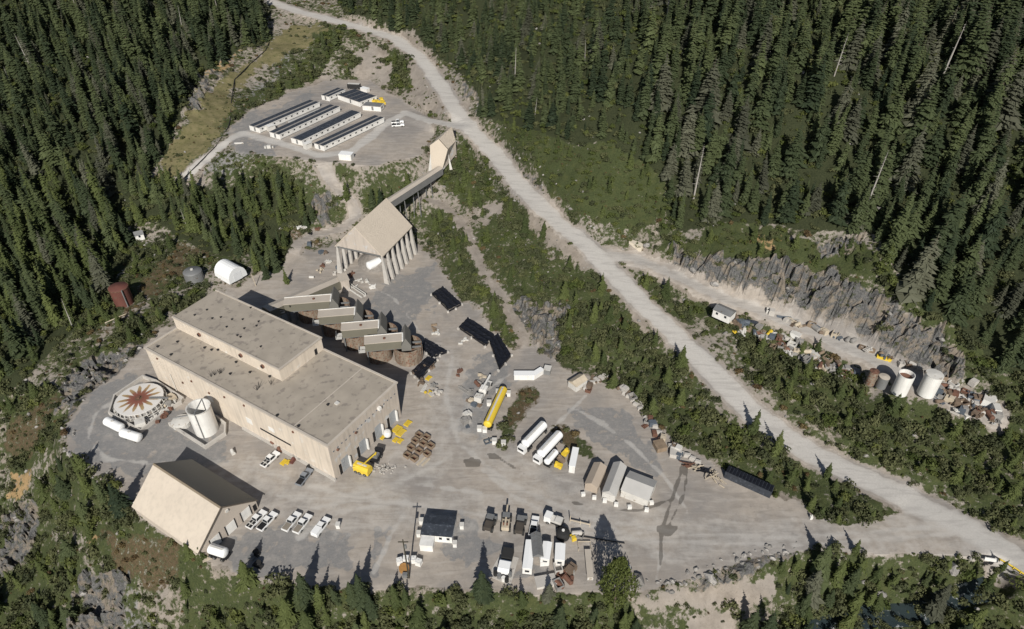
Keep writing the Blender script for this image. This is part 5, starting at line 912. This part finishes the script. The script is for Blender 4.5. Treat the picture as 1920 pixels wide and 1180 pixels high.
# ---------------------------------------------------------------- vegetation
greyneedle = foliage('greying_needles', (.06,.065,.045), (.14,.145,.10)); needle = foliage('conifer_needles', (.027,.042,.024), (.105,.128,.055)); needle_y = foliage('young_conifer_needles', (.05,.068,.026), (.115,.138,.045))
leafm = foliage('shrub_leaves', (.05,.06,.03), (.13,.138,.062)); leafb = foliage('lime_shrub_leaves', (.06,.082,.022), (.13,.145,.045)); leafr = foliage('brown_shrub_leaves', (.10,.065,.035), (.17,.13,.06)); leafd = foliage('tree_leaves', (.06,.08,.022), (.12,.14,.04))
bark = mat('bark', (.10,.075,.055), .95, .2, 3); snagm = mat('bleached_wood', (.36,.34,.31), .9, .2, 3)
def conifer(seed, h, rad, lv, nb, lowest=.06, dead=False):
    r = random.Random(seed); cr = MB(); tr = MB()
    bx, by = r.uniform(-.2, .2), r.uniform(-.2, .2); tr.tube((0, 0, -1), (bx*.5, by*.5, h*.5), h*.013+.05, h*.009+.03, 6).tube((bx*.5, by*.5, h*.5), (bx, by, h*.98), h*.009+.03, .02, 5)
    lob = [r.uniform(.75, 1.2) for _ in range(7)]
    for l in range(lv):
        f = lowest+(1-lowest)*(l/(lv-1))**.92; z = f*h; R0 = rad*(1-f)**.75*r.uniform(.72, 1.18)+.12; n = max(4, int(nb*(1-f*.5))); a0 = r.uniform(0, 6.3)
        for k in range(n):
            if r.random() < (.65 if dead else .07): continue
            a = a0+6.283*k/n+r.uniform(-.3, .3); L = R0*r.uniform(.65, 1.2)*lob[int(a/6.283*7) % 7]; wd = L*r.uniform(.30, .48)+.08; dz = L*r.uniform(-.55, -.15); up = L*r.uniform(.0, .18)
            c, s = math.cos(a), math.sin(a); P = lambda u, v, w_: (bx*f+c*u-s*v, by*f+s*u+c*v, z+w_)
            if dead: tr.tube(P(0, 0, 0), P(L, 0, dz*.3), .06, .02, 3, False); continue
            cr.face([P(.0, 0, up), P(L*.45, -wd, dz*.55), P(L, 0, dz), P(L*.5, wd*.15, dz*.25+up*.6)])
            cr.face([P(.0, 0, up), P(L*.5, wd*.15, dz*.25+up*.6), P(L*.98, .03, dz*1.05), P(L*.42, wd, dz*.6)])
            if L > .9:
                for q in (-1, 1):
                    b0 = L*r.uniform(.3, .6); cr.face([P(b0, 0, dz*.3), P(b0+L*.22, q*wd*.5, dz*.35), P(b0+L*.38, q*wd*1.05, dz*.85), P(b0+.02, q*wd*.6, dz*.8)])
    cr.face([(bx-.12, by, h*.94), (bx, by-.1, h*.95), (bx+.12, by, h*.94), (bx, by, h*1.03)])
    return tr.mesh('trunk', snagm if dead else bark), (cr if not dead else None)
def shrub(seed, n, rad, hh, leaf=.3):
    r = random.Random(seed); mb = MB(); cs = [(r.gauss(0, rad*.45), r.gauss(0, rad*.45), hh*r.uniform(.3, .6), rad*r.uniform(.4, .7)) for _ in range(6)]
    for i in range(n):
        c = cs[r.randrange(6)]; th_ = r.uniform(0, 6.283); ph = math.acos(r.uniform(-.3, 1)); q = c[3]*r.uniform(.7, 1.08)
        p = Vector((c[0]+q*math.sin(ph)*math.cos(th_), c[1]+q*math.sin(ph)*math.sin(th_), c[2]+q*math.cos(ph)*hh/rad*.8)); nrm = Vector((math.sin(ph)*math.cos(th_)+r.gauss(0, .5), math.sin(ph)*math.sin(th_)+r.gauss(0, .5), math.cos(ph)+r.gauss(0, .5))).normalized()
        u = nrm.orthogonal().normalized(); u.rotate(Matrix.Rotation(r.uniform(0, 6.28), 3, nrm)); v = nrm.cross(u); s = leaf*r.uniform(.6, 1.3)
        mb.face([p-u*s, p-v*s*.6, p+u*s, p+v*s*.6])
    return mb
TR = []
for i in range(8):
    h_ = 15; t_, c_ = conifer(100+i, h_, (2.3, 3.0, 1.9, 3.3, 2.7, 2.1, 3.1, 2.5)[i], (27, 22, 30, 20, 24, 28, 21, 25)[i], 9); TR.append((t_, c_.mesh('crown', greyneedle if i == 6 else needle)))
YT = []
for i in range(4): t_, c_ = conifer(200+i, 7, (1.9, 2.2, 1.6, 2.0)[i], 17, 9, .03); YT.append((t_, c_.mesh('crown', needle_y)))
DT = [conifer(300+i, 14, 1.4, 20, 6, .3, True)[0] for i in range(2)]
SH = [shrub(400+i, 200, 1.5, 1.5) for i in range(4)]
SHM = [s.mesh('foliage', leafm) for s in SH]; SHB = [s.mesh('foliage', leafb) for s in SH[:3]]; SHR = [s.mesh('foliage', leafr) for s in SH[1:3]]
pcol = bpy.data.collections.new('plant_sources'); src = []
def joined(name, meshes):
    bmv, bmf, mi, mats = [], [], [], []
    for me in meshes:
        n = len(bmv); bmv += [tuple(v.co) for v in me.vertices]
        for p in me.polygons: bmf.append(tuple(n+v for v in p.vertices)); mi.append(len(mats))
        mats.append(me.materials[0])
    m = bpy.data.meshes.new(name); m.from_pydata(bmv, [], bmf)
    for x in mats: m.materials.append(x)
    m.polygons.foreach_set('material_index', mi); m.update(); return m
def addsrc(me): o = bpy.data.objects.new('source_%03d' % len(src), me); pcol.objects.link(o); src.append(o); return len(src)-1
iT = [addsrc(joined('tree', m)) for m in TR]; iY = [addsrc(joined('tree', m)) for m in YT]; iD = [addsrc(m) for m in DT]; iS = [addsrc(m) for m in SHM]; iB = [addsrc(m) for m in SHB]; iR = [addsrc(m) for m in SHR]; iK = [addsrc(m) for m in rocks]
def cand(sp, x0=-330, x1=340, y0=60, y1=560):
    a, b = np.meshgrid(np.arange(x0, x1, sp), np.arange(y0, y1, sp)); x = a.ravel()+rng.uniform(-.5, .5, a.size)*sp; y = b.ravel()+rng.uniform(-.5, .5, a.size)*sp
    z = Hf(x, y); px, py = PR(x, y, z); k = (px > -130) & (px < 2050) & (py > -30) & (py < 1330); x, y, z = x[k], y[k], z[k]; return x, y, z, zones(x, y, z), px[k], py[k]
trees, bushes, small = [], [], []      # x,y,z, scale(3), kind index
x, y, z, q, px, py = cand(4.5)
cl = fbm(x/16, y/16, 61)
for i in range(len(x)):
    if q['forest'][i] < .5: continue
    left = px[i] < 620; edge = left and py[i] > 330; u = rng.random(); gap = rng.random() < (.09 if cl[i] > .42 else .3)
    if gap: continue
    h = (rng.uniform(5, 11) if rng.random() < .4 else rng.uniform(11, 19))*(1.12 if px[i] > 1250 and py[i] < 480 else 1)*(.85+.5*(cl[i]-.3)); 
    if 640 < px[i] < 1200 and py[i] < 300: h *= .76; w_up = 1.2
    if edge and px[i] > 230: h = rng.uniform(7, 13)
    if u < .010: trees.append((x[i], y[i], z[i], (h/14,)*3, iD[rng.integers(2)], h, px[i], py[i])); continue
    w_ = rng.uniform(.85, 1.4); s = h/15; k = iT[rng.integers(8)] if not (edge and rng.random() < .5) else iY[rng.integers(4)]
    if k in iY: s = h/7; w_ *= .62
    trees.append((x[i], y[i], z[i]-.3, (s*w_*(1.1 if h < 11 else 1), s*w_, s), k, h, px[i], py[i]))
x, y, z, q, px, py = cand(2.0, y0=70, y1=430)
cl = fbm(x/7, y/7, 33, 3); cl2 = fbm(x/20, y/20, 71, 2)
nogo = [[(1655,700),(1790,700),(1880,770),(1860,800),(1620,745)],[(640,470),(790,400),(790,520),(640,520)]]
for i in range(len(x)):
    if q['yard'][i] or q['camp'][i] or q['road'][i] > .3 or q['soil'][i]*(1-q['bush'][i])*(rng.random() < .85) or q['wet'][i]: continue
    if any(inpoly(px[i:i+1], py[i:i+1], g)[0] for g in nogo): continue
    u = rng.random(); c = cl[i]; sc_ = rng.uniform(.4, .95) if rng.random() < .6 else rng.uniform(.8, 1.5); kk = None; low = py[i] > 1045 or (px[i] < 430 and py[i] > 850)
    if q['forest'][i] > .5:
        if u < .5: kk = (iS+iB)[rng.integers(7)]; sc_ *= .85
    elif q['brightbush'][i] > .5:
        if u < .50: kk = (iB+iS)[rng.integers(7)]; sc_ *= .62
        elif u < .66: trees.append((x[i], y[i], z[i]-.1, (s0 := rng.uniform(.3, .75), s0, s0*1.1), iY[rng.integers(4)], 7*s0, px[i], py[i]))
    elif q['rock'][i] > .5:
        if u < .24: kk = iS[rng.integers(4)]; sc_ *= .7
    elif q['meadow'][i] > .5:
        if u < .05: kk = iS[rng.integers(4)]; sc_ *= .5
    elif q['brown'][i] > .5:
        if u < .45: kk = (iR+iS)[rng.integers(5)]; sc_ *= .55
    elif q['bush'][i] > .5 and low and rng.random() < (.19 if cl2[i] > .5 else .06):
        hh_ = rng.uniform(3, 6.5) if rng.random() < .5 else rng.uniform(5, 10.5); yy = rng.random() < .6; s0 = hh_/(7 if yy else 15); trees.append((x[i], y[i], z[i]-.2, (s0*(1 if yy else 1.4),)*2+(s0,), (iY[rng.integers(4)] if yy else iT[rng.integers(8)]), hh_, px[i], py[i]))
    elif q['bush'][i] > .5:
        dn = .78 if py[i] > 560 else .6
        if c > .36 and u < dn: kk = iS[rng.integers(4)] if rng.random() < .8 else iB[rng.integers(3)]
        elif c <= .36 and u < .3: kk = (iS+iR)[rng.integers(6)]; sc_ *= .5
        elif u > .955 or (u > .9 and cl2[i] > .52): s0 = rng.uniform(.45, 1.05); trees.append((x[i], y[i], z[i]-.1, (s0*.95, s0*.95, s0), iY[rng.integers(4)], 7*s0, px[i], py[i]))
    else:
        if c > .46 and u < .5: kk = (iS+iB+iR)[rng.integers(9)] if rng.random() < .5 else iS[rng.integers(4)]; sc_ *= .7
        elif u < .03: kk = iS[rng.integers(4)]; sc_ *= .5
    if kk is not None: bushes.append((x[i], y[i], z[i]-.1, (sc_, sc_, sc_*rng.uniform(.8, 1.3)), kk, sc_, px[i], py[i]))
x, y, z, q, px, py = cand(1.25, y0=74, y1=330)
cl = fbm(x/4, y/4, 133, 3)
for i in range(len(x)):
    if q['yard'][i] or q['camp'][i] or q['road'][i] > .55 or q['forest'][i] > .5 or q['rock'][i] > .5: continue
    if cl[i] > .52 and rng.random() < .34: s0 = rng.uniform(.14, .34); bushes.append((x[i], y[i], z[i]-.05, (s0, s0, s0*.9), (iS+iR+iB)[rng.integers(9)], s0, px[i], py[i]))
# hand placed conifers: foot pixel, height
SPT = [(1128,548,8,'lone conifer beside the fork of the haul road'),(985,440,9,'lone young conifer on the slope just below the haul road'),(953,415,6,'small conifer left of the lone one below the haul road'),(1228,645,6,'small conifer at the bend of the haul road'),(1275,690,9,'conifer leaning over the near edge of the haul road'),(1412,812,9,'conifer whose shadow crosses the haul road'),(1455,850,9,'pointed conifer at the yard side of the haul road'),
 (650,372,9,'conifer left of the stockpile road, by itself'),(700,392,10,'conifer behind the stockpile roof, left one'),(716,396,11,'tallest conifer behind the stockpile roof'),(735,386,9,'conifer behind the stockpile roof, near the conveyor'),(765,352,8,'conifer just above the conveyor gallery'),(608,92,10,'conifer in the clump by the upper haul road'),(630,90,11,'right hand conifer in the clump by the upper haul road'),(622,75,9,'rear conifer in the clump by the upper haul road'),(652,140,6,'small conifer on the bank behind the camp'),(742,120,8,'conifer on the slope below the upper haul road'),(760,135,7,'conifer lower on the slope below the upper haul road'),
 (862,318,8,'conifer right of the crusher house'),(872,345,8,'second conifer right of the crusher house'),
 (575,1125,11,'conifer at the yard edge, left of the pole'),(603,1140,9,'smaller conifer next to the yard edge one'),(682,1132,12,'broad conifer at the yard edge below the gravel strips'),(742,1128,7,'short conifer just below the utility pole'),(762,1130,6,'shortest conifer below the utility pole'),(905,1122,11,'slim conifer left of the concrete pad'),(1533,1078,12,'tall conifer whose shadow falls over the yard road'),(1565,1092,9,'conifer right of the one shading the road'),(1400,1195,12,'dark conifer on the lower bank, left of a pair'),(1432,1200,12,'dark conifer on the lower bank, right of a pair'),
 (168,925,9,'conifer left of the shed, leftmost of three'),(203,948,11,'conifer left of the shed, middle of three'),(232,958,11,'conifer left of the shed, closest to it'),(148,885,6,'small conifer at the west edge of the grey lot'),(500,522,10,'conifer between the fabric shelter and the gravel track'),(520,505,10,'conifer behind the one by the gravel track'),(486,500,11,'conifer right behind the fabric shelter'),(538,532,7,'small conifer nearest the olive gallery'),
 (270,620,6,'rounded conifer close to the back corner of the mill'),(305,600,6,'second conifer close to the back corner of the mill'),(330,585,5,'third conifer close to the back corner of the mill'),(850,470,7,'conifer at the edge of the dark gravel patch'),(862,500,6,'second conifer at the edge of the dark gravel patch')]
def mk_tree(me2, loc, scl, rz, label, group=None, cat='tree', name='conifer_tree'):
    t = thing(name, label, cat, loc, rz, group); t.scale = scl
    for nm_, me in zip(('trunk', 'crown'), me2): link(nm_, me, t)
    return t
for px_, py_, h, lb in SPT:
    g = G(px_, py_, -.2); yy = h < 9.5; me2 = YT[rng.integers(4)] if yy else TR[rng.integers(8)]; s = h/(7 if yy else 15); w_ = .85 if yy else 1.25; mk_tree(me2, g, (s*w_, s*w_, s), rng.uniform(0, 6), lb)
# one broad leafy tree by the trailer cluster
rr = random.Random(5); mb = MB(); Hd = 16.5
for i in range(4200):
    zc = rr.uniform(.12, 1)**.9; rad = 4.3*math.sin(min(1, zc*1.02)*math.pi*.93+.12)**.7*(1.15-zc*.55); a = rr.uniform(0, 6.283); lump = 1+.22*math.sin(a*3+zc*7)+.15*math.sin(a*7-zc*11); q_ = rad*lump*math.sqrt(rr.uniform(.25, 1)); p = Vector((q_*math.cos(a), q_*math.sin(a), zc*Hd)); n_ = Vector((rr.gauss(0, 1), rr.gauss(0, 1), rr.gauss(.4, 1))).normalized(); u = n_.orthogonal().normalized(); v = n_.cross(u); s = rr.uniform(.16, .34); mb.face([p-u*s, p-v*s*.6, p+u*s, p+v*s*.6])
m_ = MB().tube((0, 0, -1), (0, 0, 10), .34, .14, 8)
for k in range(9): a = k*.8; m_.tube((0, 0, 1.5+k*1.0), (2.8*math.cos(a), 2.8*math.sin(a), 3.4+k*1.2), .1, .03, 5)
g = G(1152, 1128, -.2); mk_tree((m_.mesh('trunk', bark), mb.mesh('crown', leafd)), g, (1, 1, 1), .4, 'big round olive green tree at the front edge of the trailer cluster', name='leafy_tree')
# the rest: the 300 that show largest become objects of their own, the others one mass
def infr(t): return 0 < t[6] < 1920 and -20 < t[7] < 1240
def appar(t): return t[5]/(t[1]*CT+(H-t[2])*ST)
def region(px, py):
    if py > 1040 and px > 1180: return 'on the stream bank at the lower right', 'conifers on the stream bank'
    if py > 1040 or (px < 420 and py > 850): return 'on the bank below the yard', 'conifers on the bank below the yard'
    if px < 620 and py < 700: return 'in the dark forest west of the camp', 'conifers in the western forest'
    if px > 1180 and py < 620:
        w_ = 'at the right edge of' if px > 1800 else 'just above the rock cliff in' if py > 380 else 'round the bare rock outcrop in' if 1620 < px < 1800 and py < 260 else 'high up in' if py < 150 else 'beside the bright brush in' if px < 1330 else 'amid the middle of'
        return w_+' the steep forest', 'conifers above the rock cliff'
    if py < 300: return 'in the forest above the haul road', 'conifers above the haul road'
    return 'in the scrub beside the haul road', 'conifers in the scrub'
vis = sorted([t for t in trees if infr(t) and t[4] not in iD], key=appar, reverse=True)
keep = vis[:255]; kid = set(id(t) for t in keep)
for t in keep:
    k = t[4]; me2 = TR[k-iT[0]] if k in iT else YT[k-iY[0]]; rg, gp = region(t[6], t[7]); kind = ('very tall' if t[5] > 17 else 'tall broad' if t[3][0]*15 > 1.1*t[5] else 'tall narrow' if t[5] > 13 else 'mid sized') if k in iT else 'young bright green'
    mk_tree(me2, (t[0], t[1], t[2]), t[3], rng.uniform(0, 6.28), '%s conifer %s' % (kind, rg), gp)
def scatter(name, items, label):
    n = len(items); me = bpy.data.meshes.new(name); me.vertices.add(n); me.vertices.foreach_set('co', np.array([(t[0], t[1], t[2]) for t in items], np.float32).ravel())
    a = me.attributes.new('pid', 'INT', 'POINT'); a.data.foreach_set('value', np.array([t[4] for t in items], np.int32))
    a = me.attributes.new('rot', 'FLOAT_VECTOR', 'POINT'); rt = np.zeros((n, 3), np.float32); rt[:, 2] = rng.uniform(0, 6.28, n); rt[:, :2] = rng.normal(0, .05, (n, 2)); a.data.foreach_set('vector', rt.ravel())
    a = me.attributes.new('scl', 'FLOAT_VECTOR', 'POINT'); a.data.foreach_set('vector', np.array([t[3] for t in items], np.float32).ravel())
    o = link(name, me); tag(o, label, kind='stuff')
    ng = bpy.data.node_groups.new(name, 'GeometryNodeTree'); ng.interface.new_socket('Geometry', in_out='INPUT', socket_type='NodeSocketGeometry'); ng.interface.new_socket('Geometry', in_out='OUTPUT', socket_type='NodeSocketGeometry')
    N = ng.nodes; L = ng.links; gi = N.new('NodeGroupInput'); go = N.new('NodeGroupOutput'); ip = N.new('GeometryNodeInstanceOnPoints'); ci = N.new('GeometryNodeCollectionInfo'); ci.inputs[0].default_value = pcol; ci.inputs['Separate Children'].default_value = True; ci.inputs['Reset Children'].default_value = True
    def na(nm_, ty): x = N.new('GeometryNodeInputNamedAttribute'); x.data_type = ty; x.inputs[0].default_value = nm_; return x.outputs[0]
    L.new(gi.outputs[0], ip.inputs['Points']); L.new(ci.outputs[0], ip.inputs['Instance']); ip.inputs['Pick Instance'].default_value = True
    L.new(na('pid', 'INT'), ip.inputs['Instance Index']); L.new(na('rot', 'FLOAT_VECTOR'), ip.inputs['Rotation']); L.new(na('scl', 'FLOAT_VECTOR'), ip.inputs['Scale']); L.new(ip.outputs[0], go.inputs[0])
    md = o.modifiers.new('scatter', 'NODES'); md.node_group = ng; return o
scatter('forest', [t for t in trees if id(t) not in kid], 'dense conifer forest covering the mountainside behind the mine')
vb = sorted([t for t in bushes if infr(t)], key=appar, reverse=True); kb = vb[:300]; kid = set(id(t) for t in kb)
SRC = {iS[i]: SHM[i] for i in range(4)}; SRC.update({iB[i]: SHB[i] for i in range(3)}); SRC.update({iR[i]: SHR[i] for i in range(2)})
for t in kb:
    o = link('shrub', SRC[t[4]]); o.location = t[:3]; o.scale = t[3]; o.rotation_euler = (0, 0, rng.uniform(0, 6.28)); col_ = 'dark green' if t[4] in iS else 'lime green' if t[4] in iB else 'brown leaved'
    X_, Y_ = t[6], t[7]
    if Y_ > 1030: gr = 'on the bank below the yard'; rg = 'below the gabled shed' if X_ < 450 else 'below the row of pickups' if X_ < 640 else 'below the utility pole' if X_ < 800 else 'below the site office' if X_ < 900 else 'below the trailer cluster' if X_ < 1140 else 'on the sandy bank right of the round tree' if X_ < 1430 else 'on the bank above the stream' if X_ < 1700 else 'near the yellow guard rail'
    elif X_ < 450: gr = 'on the western bank'; rg = 'on the slope left of the gabled shed' if Y_ > 850 else 'on the slope left of the thickener' if Y_ > 640 else 'between the mill and the red tank'
    else: gr = 'in the thicket beside the haul road'; rg = 'in the strip beside the yellow tanker' if X_ < 1015 else 'between the yard and the haul road' if Y_ > 560+(X_-1120)*.72 else 'right of the haul road below the ledge'
    sz = 'tall ' if t[3][2] > 1.35 else 'small ' if t[3][0] < .8 else ''
    tag(o, '%s%s shrub %s' % (sz, col_, rg), 'shrub', 'shrubs '+gr)
scatter('undergrowth', [t for t in bushes if id(t) not in kid], 'mixed shrubs and saplings covering the slopes')
# loose rocks along banks and cliff feet
x, y, z, q, px, py = cand(1.7, y0=75, y1=330); st_ = []
lines = [[tuple(U(a, b, 0)) for a, b in ((1300,1085),(1400,1048),(1440,1036),(1490,1027))], [tuple(U(a, b, 0)) for a, b in ((118,800),(130,830),(160,870),(215,905))], [tuple(U(*p)) for p in HAUL[5:14]], [tuple(U(a, b, 0)) for a, b in ((1190,1105),(1250,1100),(1310,1090))]]
ds = [segdist(x, y, L)[0] for L in lines]
for i in range(len(x)):
    if q['road'][i] > .3: continue
    pr = .06*q['rock'][i]+(.85 if min(ds[0][i], ds[3][i]) < 2.0 else 0)+(.45 if ds[1][i] < 2 else 0)+(.12 if ds[2][i] < 9 and not q['bush'][i] else 0)
    if not q['yard'][i] and not q['camp'][i]: pr += .012
    elif min(ds[0][i], ds[1][i], ds[3][i]) > 2: pr = .0
    if rng.random() < pr: s = rng.uniform(.2, .75); st_.append((x[i], y[i], z[i]+s*.1, (s*1.2, s, s*.8), iK[rng.integers(5)], s, px[i], py[i]))
scatter('rubble', st_, 'loose grey rocks along the banks and below the cliff')
